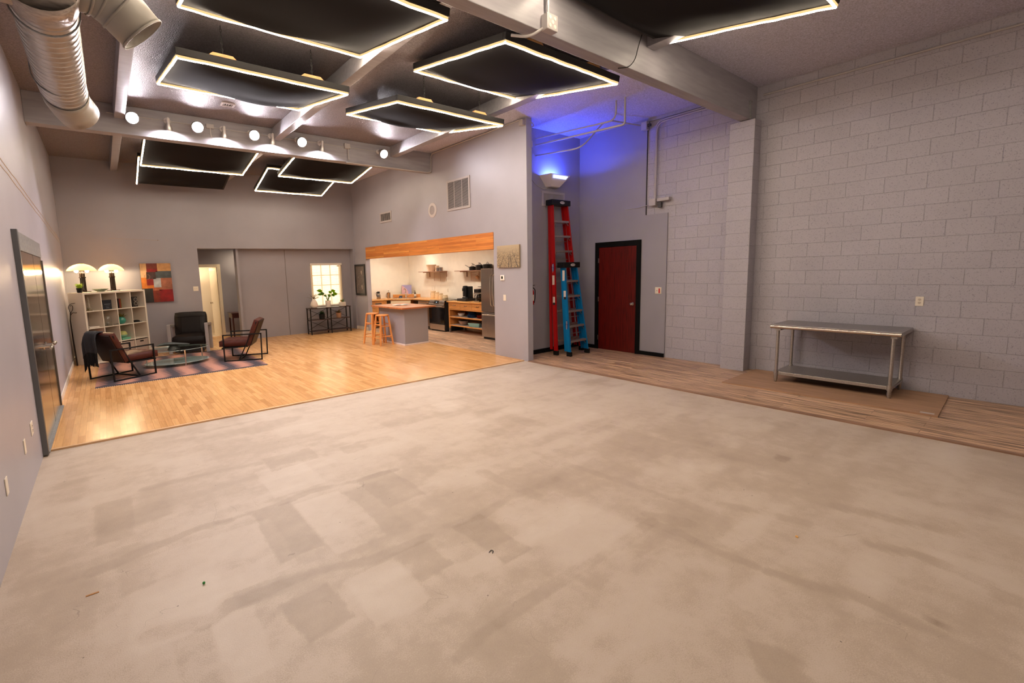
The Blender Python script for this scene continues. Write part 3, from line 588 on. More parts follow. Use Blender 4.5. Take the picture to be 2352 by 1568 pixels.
# ================================================================ HUNG LIGHT PANELS
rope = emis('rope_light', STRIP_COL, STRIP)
halo_glow = emis('rope_halo_glow', (1.0, 0.63, 0.27), 1.2)  # golden halo of the rope light, put in as a dim amber glow
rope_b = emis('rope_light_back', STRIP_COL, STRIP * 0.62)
frame_dark = mat('panel_frame_fabric', (0.018, 0.016, 0.016), rough=0.8)
fabric_black = mat('black_panel_fabric', (0.012, 0.011, 0.012), rough=0.9, spec=0.15)
pine = mat('pale_pine', lin((214, 160, 104)), rough=0.55, noise=0.15, nscale=6, stretch=(1, 8, 8))
chain_m = mat('dark_chain', (0.03, 0.027, 0.025), rough=0.45, metal=0.7)
def hung_panel(label, x0, x1, yn, zn, yf, zf, sag, off=(), seed=0):
    """near edge (yn, zn), far edge (yf, zf); the bottom carries a rope light round a sagging black cloth"""
    w = x1 - x0; dep = math.hypot(yf - yn, zf - zn); a = math.atan2(zf - zn, yf - yn)
    t = thing('ceiling_panel', label, 'light panel', ((x0 + x1) / 2, (yn + yf) / 2, (zn + zf) / 2), group='black ceiling panels edged with rope light')
    t.rotation_euler = (a, 0, 0)
    hx, hy = w / 2, dep / 2; e = 0.045
    MB().box((-hx, -hy, 0.012), (hx, -hy + e, 0.085)).box((-hx, hy - e, 0.012), (hx, hy, 0.085)).box((-hx, -hy + e, 0.012), (-hx + e, hy - e, 0.085)).box((hx - e, -hy + e, 0.012), (hx, hy - e, 0.085)).box((-hx + e, -hy + e, 0.06), (hx - e, hy - e, 0.075)).build('panel_frame', frame_dark, t, bevel=0.008)
    rnd = random.Random(seed)
    k1, k2 = rnd.uniform(0.3, 0.7), rnd.uniform(0.2, 0.5)
    def cl(u, v):
        x = -hx + e * 0.9 + (w - 1.8 * e) * u; y = -hy + e * 0.9 + (dep - 1.8 * e) * v
        p = (1 - abs(2 * u - 1) ** 2.4) * (1 - abs(2 * v - 1) ** 2.2)
        q = math.exp(-((v - 0.86) / 0.12) ** 2) * math.exp(-((u - k1) / 0.30) ** 2)
        z = 0.014 - sag * p - 0.055 * q - 0.008 * math.sin(9 * u + 3 * v) * p
        return (x, y, z)
    MB().grid(cl, 36, 24).build('panel_cloth', fabric_black, t, smooth=True)
    sides = {'near': ((-hx + .015, -hy + .018, 0), (hx - .015, -hy + .018, 0)), 'far': ((-hx + .015, hy - .018, 0), (hx - .015, hy - .018, 0)),
             'left': ((-hx + .018, -hy + .03, 0), (-hx + .018, hy - .03, 0)), 'right': ((hx - .018, -hy + .03, 0), (hx - .018, hy - .03, 0))}
    for k, (p, q) in sides.items():
        if k in off: continue
        P, Q = Vector(p), Vector(q); n = 14
        pts = [P.lerp(Q, i / n) + Vector((0, 0, rnd.uniform(-0.004, 0.004))) for i in range(n + 1)]
        halo_tube = MB().tube(pts, 0.0165, 8).build('rope_light', halo_glow, t, smooth=True)  # wider amber tube imitating the halo round the bright diode line
        MB().tube([p_ + Vector((0, 0, -0.011)) for p_ in pts], 0.0115, 8).build('diode_line', rope_b if yf > 9.5 else rope, halo_tube, smooth=True)
    inv = Matrix.Rotation(-a, 4, 'X')
    for sx in (-1, 1):
        for sy in (-1, 1):
            # wooden bracket on the frame edge, then the chain up to the ceiling
            bx, by = sx * hx * 0.52, sy * (hy - 0.05)
            MB().extrude([(bx - 0.15, by, 0.085), (bx + 0.15, by, 0.085), (bx + 0.10, by, 0.125), (bx - 0.10, by, 0.125)], (0, 0.04, 0)).build('bracket', pine, t)
            base = Vector((bx, by + 0.02, 0.12)); wl = t.location + (Matrix.Rotation(a, 4, 'X') @ base)
            H = ZC - wl.z
            if H < 0.03: continue
            n = max(2, int(H / 0.032)); c = MB()
            for i in range(n):
                z = H * (i + 0.5) / n; rr = H / n * 0.62
                pts = []
                for j in range(9):
                    an = 2 * math.pi * j / 8
                    ox = 0.010 * math.cos(an); oz = rr * math.sin(an)
                    v = Vector((ox, 0, z + oz)) if i % 2 else Vector((0, ox, z + oz))
                    pts.append(base + inv.to_3x3() @ v)
                c.tube(pts, 0.0028, 5, cap=False)
            c.build('chain', chain_m, t)
    return t
hung_panel('large black hung panel beside the round duct, nearest the big beam', 0.81, 2.73, 3.58, 4.05, 5.36, 4.36, 0.075, seed=1)
hung_panel('black hung panel between the duct elbow and the reflector lamps, cloth lit grey', 0.82, 2.73, 5.73, 4.05, 7.55, 4.36, 0.085, seed=2)
hung_panel('black hung panel tucked just behind the big beam, white pipes dropping past its corner', 3.43, 5.38, 3.59, 4.05, 5.32, 4.35, 0.075, seed=3)
hung_panel('smaller looking black hung panel beside the top of the partition wall', 3.37, 5.31, 5.62, 4.05, 7.27, 4.33, 0.08, seed=4)
hung_panel('black hung panel in front of the big beam, cut by the top of the photo', 3.48, 5.40, 1.40, 4.01, 3.07, 4.32, 0.05, seed=5, off=('far',))
hung_panel('black hung panel above the leather chairs, higher of the left pair behind the lamp beam', 0.82, 2.76, 9.86, 4.285, 11.50, 4.05, 0.03, seed=6)
hung_panel('black hung panel unlit along its front edge, lower of the left pair behind the lamp beam', 0.81, 2.62, 11.60, 4.24, 12.92, 3.91, 0.03, seed=7, off=('far', 'right'))
hung_panel('black hung panel above the console shelf, higher of the right pair behind the lamp beam', 3.44, 5.28, 9.80, 4.285, 11.24, 4.05, 0.03, seed=8)
hung_panel('black hung panel glowing on the back wall, lower of the right pair behind the lamp beam', 3.26, 5.02, 11.35, 4.24, 12.62, 3.91, 0.03, seed=9)
# unseen panels assumed to continue the grid, added to light the near floor
hung_panel('black hung panel in front of the big beam on the duct side, unseen, added for its light', 0.81, 2.73, 1.40, 4.01, 3.07, 4.32, 0.05, seed=10, off=('far',))
hung_panel('black hung panel over the near end of the room, unseen, added for its light', 3.48, 5.40, -0.90, 4.01, 0.8, 4.32, 0.05, seed=11, off=('far',))

# ================================================================ REFLECTOR LAMPS ON THE BEAM
bulb = emis('reflector_bulb', BULB_COL, BULB)
wash = emis('wash_bulb', BULB_COL, BULB * 3.4)
lamp_white = mat('lampholder_white', lin((205, 200, 198)), rough=0.4)
def beam_lamp(x, z, aim, r, label):
    t = thing('beam_lamp', label, 'lamp', (x, 9.16, 4.335), group='reflector lamps along the grey beam')
    MB().lathe([(0.05, 0), (0.05, 0.012), (0.022, 0.02), (0.022, 0.05 if aim[1] < 0 else 0.15)], 14, M=Matrix.Rotation(R_(90), 4, 'X')).build('lamp_base', lamp_white, t, smooth=True)
    d = Vector(aim).normalized(); o = Vector((0, -0.055 if aim[1] < 0 else -0.14, 0))
    q = d.to_track_quat('Z', 'Y').to_matrix().to_4x4(); q.translation = o
    MB().lathe([(0.022, -0.01), (0.026, 0.05), (0.030, 0.07)], 14).move(q).build('socket', lamp_white, t, smooth=True)
    MB().lathe([(0.028, 0.06), (r * 0.8, 0.11), (r, 0.15), (r, 0.222 if aim[1] < 0 else 0.178), (r - 0.004, 0.222 if aim[1] < 0 else 0.178), (r - 0.004, 0.152)], 20, cap=False).move(q).build('reflector', mat('reflector_silver', (0.6, 0.58, 0.56), rough=0.3, metal=0.9), t, smooth=True)
    MB().lathe([(r - 0.005, 0.158), (r * 0.6, 0.166), (0, 0.170)], 20).move(q).build('lens', bulb if aim[1] < 0 else wash, t, smooth=True)
fw = [0.604, 1.491, 2.376, 3.22, 4.948]; bk = [1.096, 1.921, 2.731, 3.665]
names_f = ['brightest reflector lamp beside the duct mouth', 'reflector lamp facing the room, second of five from the duct', 'reflector lamp facing the room, middle one of five', 'reflector lamp facing the room, just past the joist', 'lone reflector lamp nearest the partition wall']
for x, l in zip(fw, names_f): beam_lamp(x, 4.3, (0.02, -0.90, -0.44), 0.085, l)
names_b = ['small lamp washing the beam, between the first two room lamps', 'small lamp washing the beam, second from the duct', 'small lamp washing the beam under the joist end', 'small lamp washing the beam, last before the conduit drop']
for x, l in zip(bk, names_b): beam_lamp(x, 4.22, (0.0, 0.30, -0.95), 0.055, l)
MBc = MB().tube([(0.3, 9.15, 4.335), (5.2, 9.15, 4.335)], 0.007, 8)
o = MBc.build('lamp_conduit', pipe_paint, smooth=True); tag(o, 'thin grey conduit linking the reflector lamps on the beam', 'conduit')
def jbox(name, a, b, label, cat='junction box', covers=True):
    t = thing(name, label, cat, ((a[0] + b[0]) / 2, (a[1] + b[1]) / 2, (a[2] + b[2]) / 2))
    h = [(b[i] - a[i]) / 2 for i in range(3)]
    MB().box((-h[0], -h[1], -h[2]), h).build('box_body', pipe_paint, t, bevel=0.006)
    return t, h
t, h = jbox('junction_box', (4.17, 9.10, 4.30), (4.29, 9.16, 4.40), 'grey junction box on the lamp beam left of the lone lamp')
MB().tube([(0.02, 0, -0.05), (0.02, 0, -0.26)], 0.011, 8).build('conduit_stub', pipe_paint, t, smooth=True)
t, h = jbox('junction_box', (1.66, 9.11, 4.31), (1.78, 9.16, 4.38), 'small grey junction box between the reflector lamps, white cord looping from it')
MB().tube(rounded([(0, -0.02, -0.03), (0.0, -0.03, -0.16), (0.05, -0.02, -0.25), (0.22, 0.03, -0.29)], 0.08), 0.006, 6).build('cord', lamp_white, t, smooth=True)
o = MB().tube(rounded([(XP - 0.02, 6.2, 4.455), (XP - 0.02, 8.98, 4.455), (XP - 0.02, 9.14, 4.44), (XP - 0.03, 9.14, 4.06), (6.2, 9.14, 4.03), (4.2, 9.14, 4.03)], 0.12), 0.013, 10).build('wall_conduit', pipe_paint, smooth=True)
tag(o, 'grey conduit along the partition top, down the corner and under the lamp beam', 'conduit')

# ================================================================ DUCT
duct_m = mat('galvanised_duct', (0.50, 0.47, 0.45), rough=0.34, metal=0.85, noise=0.12, nscale=12, bump=0.04, bscale=60)
duct_grey = mat('painted_duct', lin((150, 144, 136)), rough=0.45, noise=0.06, nscale=6)
dt = thing('ventilation_duct', 'big round spiral metal duct hanging under the ceiling with two open mouths', 'duct', (-0.12, 5.2, 3.62))
def ribbed(pts, r, pitch, depth, n=28):
    P = [Vector(p) for p in pts]; out = []; rs = []
    L = sum((P[i + 1] - P[i]).length for i in range(len(P) - 1)); m = int(L / pitch) ; acc = 0
    segs = [(P[i], P[i + 1], (P[i + 1] - P[i]).length) for i in range(len(P) - 1)]
    def at(s):
        for a, b, l in segs:
            if s <= l: return a.lerp(b, s / l)
            s -= l
        return P[-1]
    for i in range(m):
        s0 = L * i / m
        for f, k in ((0.0, 1), (0.06, 1), (0.12, 0), (0.94, 0)):
            out.append(at(s0 + f * L / m)); rs.append(r + depth * k)
    return out, rs
p, r = ribbed([(-0.015, -1.05, 0.03), (-0.0, 0.55, -0.02), (0.01, 0.78, -0.035)], 0.178, 0.085, 0.005)
MB().tube(p, r, 32, cap=False).build('spiral_duct', duct_m, dt, smooth=True)
el = rounded([(0.01, 0.76, -0.035), (0.02, 0.98, -0.05), (0.10, 1.16, -0.12)], 0.15, 6)
MB().tube(el, 0.184, 32, cap=False).build('duct_mouth', duct_grey, dt, smooth=True)
for q in (el[1], el[-2]):
    d = (Vector(el[-1]) - Vector(el[0])).normalized()
    M_ = d.to_track_quat('Z', 'Y').to_matrix().to_4x4(); M_.translation = q
MB().tube([(-0.6, -1.1, 0.14), (-0.30, -1.1, 0.14), (0.14, -1.02, 0.12)], 0.235, 32, cap=False).tube([(-0.02, -1.15, 0.06), (-0.01, -0.92, 0.03)], [0.215, 0.19], 32, cap=False).build('duct_plenum', mat('perforated_duct', (0.40, 0.35, 0.32), rough=0.5, metal=0.6, noise=0.25, nscale=50, stretch=(0.4, 1, 1.6)), dt, smooth=True)
gore = [(0.14, -1.02, 0.17), (0.24, -1.00, 0.165), (0.32, -0.98, 0.14), (0.41, -0.96, 0.07), (0.53, -0.95, -0.06)]
g2 = MB().tube(gore, [0.195, 0.185, 0.175, 0.168, 0.160], 32, cap=False)
for i, q in enumerate(gore[1:]):
    a_, b_ = Vector(gore[i]), Vector(q); d = (b_ - a_).normalized(); rr = [0.195, 0.185, 0.175, 0.168, 0.160][i + 1]
    g2.tube([b_ - d * 0.008, b_ + d * 0.008], rr + 0.007, 32, cap=False)
o_ = g2.build('duct_elbow', duct_grey, dt, smooth=True)
for y in (-0.9, 0.4):
    st = []
    for k in range(17):
        a_ = R_(180 + 180 * k / 16); st.append((0.19 * math.cos(a_) - 0.01, y, 0.19 * math.sin(a_)))
    st = [(-0.2, y, ZC - 3.62)] + st + [(0.18, y, ZC - 3.62)]
    MB().tube(st, 0.006, 6).build('hanger_strap', galv, dt)
for o in dt.children:
    if o.name.startswith(('spiral', 'duct')):
        s_ = o.modifiers.new('Solid', 'SOLIDIFY'); s_.thickness = 0.004

# ================================================================ WALL AND CEILING FITTINGS
vent_dark = mat('vent_shadow', (0.025, 0.023, 0.022), rough=0.8)
vent_paint = mat('vent_frame_paint', lin((176, 168, 168)), rough=0.45)
def wall_vent(label, plane, c, w, h, slats, vertical=False):
    """plane 'x-' faces -X, 'y-' faces -Y, 'z-' faces down"""
    t = thing('wall_vent' if plane != 'z-' else 'ceiling_vent', label, 'vent', c)
    t.rotation_euler = {'x-': (0, 0, R_(-90)), 'y-': (0, 0, 0), 'z-': (R_(90), 0, 0)}[plane]
    b = 0.045 if w > 0.4 else 0.03
    MB().box((-w / 2, -0.018, -h / 2), (-w / 2 + b, 0, h / 2)).box((w / 2 - b, -0.018, -h / 2), (w / 2, 0, h / 2)).box((-w / 2 + b, -0.018, -h / 2), (w / 2 - b, 0, -h / 2 + b)).box((-w / 2 + b, -0.018, h / 2 - b), (w / 2 - b, 0, h / 2)).build('vent_frame', vent_paint, t, bevel=0.003)
    MB().box((-w / 2 + b, -0.003, -h / 2 + b), (w / 2 - b, 0, h / 2 - b)).build('backing', vent_dark, t)
    g = MB()
    for i in range(slats):
        if vertical:
            x = -w / 2 + b + (w - 2 * b) * (i + 0.5) / slats; g.box((x - 0.003, -0.014, -h / 2 + b), (x + 0.003, -0.004, h / 2 - b))
        else:
            z = -h / 2 + b + (h - 2 * b) * (i + 0.5) / slats; s = (h - 2 * b) / slats * 0.30
            g.hexa([(-w / 2 + b, -0.014, z - s), (w / 2 - b, -0.014, z - s), (w / 2 - b, -0.005, z + s * .4), (-w / 2 + b, -0.005, z + s * .4)], [(-w / 2 + b, -0.014, z - s + .003), (w / 2 - b, -0.014, z - s + .003), (w / 2 - b, -0.005, z + s * .4 + .003), (-w / 2 + b, -0.005, z + s * .4 + .003)])
    if w > 0.6 and not vertical:
        for f in (-1 / 6, 1 / 6): g.box((f * w - 0.006, -0.015, -h / 2 + b), (f * w + 0.006, -0.006, h / 2 - b))
    g.build('grille', vent_paint, t)
    return t
wall_vent('large square air grille high on the partition wall', 'x-', (XP, 8.17, 3.42), 0.82, 0.66, 24)
wall_vent('small oblong air grille high on the partition wall', 'x-', (XP, 11.44, 3.27), 0.64, 0.28, 10, True)
wall_vent('grey air grille under the blue wall light', 'y-', (7.51, YLW, 3.16), 0.70, 0.30, 34, True)
wall_vent('small white vent in the sprayed ceiling before the lamp beam', 'z-', (1.84, 8.26, ZC), 0.20, 0.16, 4, True)
sp_ = thing('ceiling_speaker', 'round white speaker set in the partition wall', 'speaker', (XP, 9.18, 3.19))
rot90 = Matrix.Rotation(R_(-90), 4, 'Y')
MB().lathe([(0.17, 0), (0.17, 0.008), (0.16, 0.014), (0.105, 0.016), (0.10, 0.008)], 32, M=rot90, cap=False).build('trim_ring', mat('speaker_white', lin((200, 192, 190)), rough=0.45), sp_, smooth=True)
MB().lathe([(0.10, 0.006), (0.0, 0.014)], 24, M=rot90).build('speaker_grille', mat('speaker_mesh', lin((160, 152, 152)), rough=0.6, noise=0.3, nscale=120), sp_, smooth=True)

def plate(name, label, cat, plane, c, w, h, kind):
    t = thing(name, label, cat, c); t.rotation_euler = {'x-': (0, 0, R_(-90)), 'x+': (0, 0, R_(90)), 'y-': (0, 0, 0)}[plane]
    MB().box((-w / 2, -0.007, -h / 2), (w / 2, 0, h / 2)).build('cover_plate', pvc, t, bevel=0.003)
    if kind == 'outlet':
        for z in (-0.021, 0.021):
            MB().lathe([(0.017, 0), (0.017, 0.002), (0, 0.0022)], 16, M=Matrix.Rotation(R_(90), 4, 'X')).build('socket_face', mat('socket_face', lin((206, 194, 176)), rough=0.4), t, loc=(0, -0.007, z))
            MB().box((-0.008, -0.0106, z + 0.001), (-0.005, -0.009, z + 0.009)).box((0.005, -0.0106, z + 0.001), (0.008, -0.009, z + 0.009)).box((-0.002, -0.0106, z - 0.010), (0.002, -0.009, z - 0.006)).build('slots', vent_dark, t)
    elif kind == 'toggle':
        n = max(1, int(round(w / 0.06)) - (1 if w > .1 else 0)); n = 2 if w > 0.1 else 1
        for i in range(n):
            x = (i - (n - 1) / 2) * 0.046
            MB().box((x - 0.005, -0.016, -0.010), (x + 0.005, -0.006, 0.010)).build('toggle', mat('toggle', lin((176, 160, 140)), rough=0.4), t, bevel=0.001)
    elif kind == 'rocker':
        MB().box((-0.016, -0.010, -0.033), (0.016, -0.006, 0.033)).build('rocker', pvc, t, bevel=0.002)
    return t
plate('wall_outlet', 'white wall outlet on the block wall above the steel table', 'outlet', 'x-', (XR, 1.11, 1.21), 0.078, 0.122, 'outlet')
t = plate('light_switch', 'white switch plate with red tape beside the red door', 'switch', 'x-', (XR - 0.025, 4.675, 1.285), 0.125, 0.125, 'toggle')
MB().box((0.015, -0.0180, -0.048), (0.040, -0.0165, 0.040)).build('red_tape', mat('red_tape', lin((200, 20, 30)), rough=0.5), t)['label'] = 'strip of red tape over one switch'
plate('light_switch', 'white double switch on the back wall beside the passage', 'switch', 'y-', (1.885, YB, 1.49), 0.115, 0.115, 'toggle')
plate('light_switch', 'white rocker switch low on the partition wall end', 'switch', 'x-', (XP, 6.75, 1.205), 0.075, 0.12, 'rocker')
plate('wall_outlet', 'white square outlet plate on the left wall nearest the steel door', 'outlet', 'x+', (XL, 5.72, 0.44), 0.125, 0.122, 'outlet')
plate('wall_outlet', 'narrow white plate on the left wall, middle of the three', 'outlet', 'x+', (XL, 5.21, 0.415), 0.075, 0.122, 'blank')
plate('wall_outlet', 'narrow white plate on the left wall at the photo edge', 'outlet', 'x+', (XL, 4.27, 0.415), 0.075, 0.122, 'blank')
t = thing('thermostat', 'white thermostat with dark screen on the partition wall', 'thermostat', (XP, 6.80, 1.60)); t.rotation_euler = (0, 0, R_(-90))
MB().box((-0.06, -0.022, -0.055), (0.06, 0, 0.055)).build('housing', mat('thermostat_white', lin((232, 226, 222)), rough=0.35), t, bevel=0.016, seg=4)
MB().box((-0.026, -0.0235, -0.022), (0.026, -0.021, 0.030)).build('screen', mat('screen_dark', (0.02, 0.022, 0.02), rough=0.2), t)
hk = tag(MB().tube([(0, 0, 0), (0, -0.03, 0), (0, -0.04, 0.012)], 0.006, 6).build('wall_hook', nickel, loc=(1.17, YB, 2.70)), 'small metal hook high on the back wall above the painting', 'hook')
o = MB().tube([(0.2 + 0.1 * i, YB - 0.002, 2.735 - 0.003 * i) for i in range(11)], 0.003, 4).build('trim_12', mat('hairline', lin((170, 150, 132)), rough=0.7)); tag(o, 'thin paint line running to the hook on the back wall', 'trim', kind='structure')

# ---- pipes from the ladder wall
def pipe(name, pts, r, label, rad=0.12, m=None):
    o = MB().tube(rounded(pts, rad), r, 10).build(name, m or pipe_paint, smooth=True)
    return tag(o, label, 'pipe')
pipe('white_pipe', [(7.0, YLW - .002, 4.165), (7.0, 4.555, 4.06), (7.0, 4.555, ZC)], 0.017, 'pale pipe with a square elbow, nearer the big beam, dropping past the panel corner', 0.05)
pipe('white_pipe', [(7.0, YLW - .002, 4.285), (7.0, 4.72, 4.17), (7.0, 4.72, ZC)], 0.014, 'pale pipe with a swept bend, dropping past the panel corner', 0.22)
pipe('white_pipe', [(7.0, YLW - .002, 3.965), (7.0, 5.42, 3.875), (7.5, 5.27, 4.40), (8.27, 5.06, 4.37)], 0.013, 'pale pipe kinking up to the ceiling above the blue light', 0.20)
pipe('wall_conduit', [(XR - 0.022, 4.80, 3.0), (XR - 0.022, 4.80, 4.39), (XR - 0.022, 3.30, 4.40)], 0.013, 'grey conduit rising beside the wallboard and bending along the ceiling', 0.16)
pipe('wall_conduit', [(XR - 0.05, 4.765, 3.0), (XR - 0.05, 4.765, 4.35), (XR - 0.05, 3.30, 4.36)], 0.013, 'second grey conduit bending below its twin above the block wall', 0.16)
pipe('wall_conduit', [(XR - 0.02, 3.05, 4.33), (XR - 0.02, YF, 4.30)], 0.014, 'long grey conduit along the top of the block wall')
t, h = jbox('junction_box', (XR - 0.11, 4.73, 2.87), (XR - 0.0, 4.86, 3.0), 'grey box where the tall conduits end above the wallboard ledge')
MB().box((-0.05, -0.32, 0.0), (0.05, -0.09, 0.06)).build('box_arm', pipe_paint, t, bevel=0.008)
MB().box((-0.03, -0.16, -0.11), (0.03, -0.10, -0.02)).build('bracket', mat('bracket_dark', (0.06, 0.055, 0.055), rough=0.5), t)
MB().tube([(0, 0.06, -0.03), (0.02, 0.3, -0.06), (0.03, 0.62, -0.06)], 0.007, 6).build('cable', pipe_paint, t, smooth=True)
t, h = jbox('security_camera', (XR - 0.12, 4.93, 4.27), (XR - 0.025, 5.04, 4.42), 'small grey camera box in the ceiling corner of the block wall', 'camera')
MB().tube([(0, -0.05, 0), (0, -0.11, 0.0)], [0.03, 0.026], 12).build('camera_lens', mat('lens_dark', (0.05, 0.05, 0.055), rough=0.25), t, smooth=True)
t, h = jbox('junction_box', (XP - 0.07, 6.14, 4.34), (XP + 0.02, 6.24, 4.44), 'grey box at the top corner of the partition wall')
for k, pts in enumerate(([(0.03, -0.04, 0.0), (0.10, -0.06, -0.02), (0.17, -0.05, -0.22), (0.22, 0.0, -0.33)], [(0.03, -0.03, 0.03), (0.16, -0.08, 0.02), (0.26, -0.05, -0.03), (0.14, -0.04, -0.07)])):
    MB().tube(rounded([Vector(p) for p in pts], 0.08), 0.009, 8).build('cable', pipe_paint, t, smooth=True)
MB().box((0.18, -0.02, -0.40), (0.25, 0.03, -0.28)).build('plug', pipe_paint, t, bevel=0.006)
t, h = jbox('junction_box', (3.455, 3.06, 3.96), (3.60, 3.14, 4.10), 'grey electrical box on the lower edge of the big beam')
MB().tube([(-0.02, 0.0, 0.07), (-0.02, 0.0, 0.44)], 0.013, 10).build('conduit_stub', pipe_paint, t, smooth=True)
MB().tube(rounded([(-0.07, 0.02, -0.05), (-0.17, 0.10, -0.12), (-0.24, 0.26, -0.06)], 0.09), 0.013, 10).build('bent_conduit', pipe_paint, t, smooth=True)
ko = MB()
for x, z in ((-0.035, 0.035), (0.03, 0.035), (-0.035, -0.035), (0.03, -0.035), (0, 0)):
    ko.lathe([(0.017, 0), (0.017, 0.003), (0.0, 0.0032)], 14, c=(x, -0.04, z), M=Matrix.Rotation(R_(90), 4, 'X'))
ko.build('knockouts', pvc, t)
o = MB().tube(rounded([(5.02, 3.07, 4.32), (5.0, 3.10, 4.2), (4.97, 3.115, 4.06), (4.86, 3.125, 3.96), (4.77, 3.2, 3.955)], 0.1), 0.005, 6).build('power_cord', chain_m, smooth=True); tag(o, 'dark cord hanging from the front panel across the big beam', 'cord')
bkt = tag(MB().bar((8.10, 3.13, 4.22), (8.16, 3.13, 3.97), 0.03, 0.006).tube([(8.11, 3.10, 4.2), (8.11, 3.14, 4.2)], 0.012, 8).build('beam_strap', galv), 'small steel strap bolting the big beam to its pier', 'strap')

# ---- blue wall sconce
t = thing('wall_sconce', 'white trapezoid wall light throwing blue light upward', 'wall light', (7.44, YLW, 3.50))
shade = MB()
top = [(-0.34, 0), (0.34, 0), (0.29, -0.26), (-0.29, -0.26)]; bot = [(-0.15, 0), (0.15, 0), (0.13, -0.12), (-0.13, -0.12)]
zt, zb = 0.10, -0.11
vs = [(x, y, zt) for x, y in top] + [(x, y, zb) for x, y in bot]
shade.add(vs, [(0, 3, 7, 4), (3, 2, 6, 7), (2, 1, 5, 6), (4, 7, 6, 5)])
s_ = shade.build('lamp_shade', mat('sconce_white', lin((225, 214, 212)), rough=0.5), t); sm_ = s_.modifiers.new('Solid', 'SOLIDIFY'); sm_.thickness = 0.012
MB().add([(-0.19, -0.232, 0.030), (0.19, -0.232, 0.030), (0.22, -0.266, 0.082), (-0.22, -0.266, 0.082)], [(0, 1, 2, 3)]).build('light_slot', emis('slot_blue', (0.30, 0.40, 1.0), 4.0), t)
MB().tube([(-0.20, -0.12, 0.075), (0.20, -0.12, 0.075)], 0.022, 12).build('blue_tube', emis('blue_tube', BLUE_COL, BLUE), t, smooth=True)
MB().tube(rounded([(-0.1, -0.03, -0.11), (-0.2, -0.015, -0.16), (-0.45, -0.012, -0.10), (-0.7, -0.01, 0.12)], 0.1), 0.006, 6).build('cord', pipe_paint, t, smooth=True)

# ================================================================ LOUNGE
FZ = 0.012
def rug():
    m, nt, b = nodes_of('zigzag_rug'); N = nt.nodes.new; L = nt.links.new
    tc = N('ShaderNodeTexCoord'); sp = N('ShaderNodeSeparateXYZ'); L(tc.outputs['Object'], sp.inputs[0])
    def math_(op, a, b_=None, c=None):
        n = N('ShaderNodeMath'); n.operation = op
        for i, v in enumerate((a, b_, c)):
            if v is None: continue
            if isinstance(v, (int, float)): n.inputs[i].default_value = v
            else: L(v, n.inputs[i])
        return n.outputs[0]
    saw = math_('PINGPONG', sp.outputs['Y'], 0.075)            # teeth along the length
    teeth = math_('MULTIPLY', saw, 2.0)
    u = math_('ADD', sp.outputs['X'], teeth)
    slow = math_('PINGPONG', sp.outputs['Y'], 0.55)
    u = math_('MULTIPLY_ADD', slow, 0.10, u)
    fr = math_('FRACT', math_('MULTIPLY', u, 1 / 0.47))
    st = math_('GREATER_THAN', fr, 0.50)
    edge = math_('GREATER_THAN', math_('ABSOLUTE', sp.outputs['Y']), 1.33)
    dark = math_('MAXIMUM', st, edge)
    mx = N('ShaderNodeMixRGB'); L(dark, mx.inputs[0]); mx.inputs[1].default_value = lin((184, 130, 110)) + (1,); mx.inputs[2].default_value = lin((66, 57, 64)) + (1,)
    nz = N('ShaderNodeTexNoise'); nz.inputs['Scale'].default_value = 220; L(tc.outputs['Object'], nz.inputs['Vector'])
    m2 = N('ShaderNodeMixRGB'); m2.blend_type = 'MULTIPLY'; m2.inputs[0].default_value = 0.5; L(mx.outputs[0], m2.inputs[1]); L(nz.outputs['Fac'], m2.inputs[2])
    L(m2.outputs[0], b.inputs['Base Color']); b.inputs['Roughness'].default_value = 0.95
    bp = N('ShaderNodeBump'); bp.inputs['Strength'].default_value = 0.4; bp.inputs['Distance'].default_value = 0.003; L(nz.outputs['Fac'], bp.inputs['Height']); L(bp.outputs[0], b.inputs['Normal'])
    t = thing('rug', 'flat woven rug with salmon and purple grey jagged stripes', 'rug', (1.12, 10.96, FZ), R_(-1))
    MB().box((-1.36, -1.42, 0), (1.36, 1.42, 0.008)).build('rug_field', m, t)
    for s in (-1, 1):
        f = MB()
        for i in range(90):
            x = -1.36 + 2.72 * (i + 0.5) / 90; f.box((x - 0.006, s * 1.42, 0.001), (x + 0.006, s * 1.445, 0.005))
        f.build('fringe', mat('rug_fringe', lin((190, 170, 160)), rough=0.9), t)
rug()
RZ = FZ + 0.008
blk_metal = mat('black_square_tube', (0.007, 0.0065, 0.0065), rough=0.5, spec=0.2)
cognac = mat('cognac_leather', lin((66, 28, 20)), rough=0.42, noise=0.22, nscale=7, bump=0.12, bscale=90, spec=0.35)
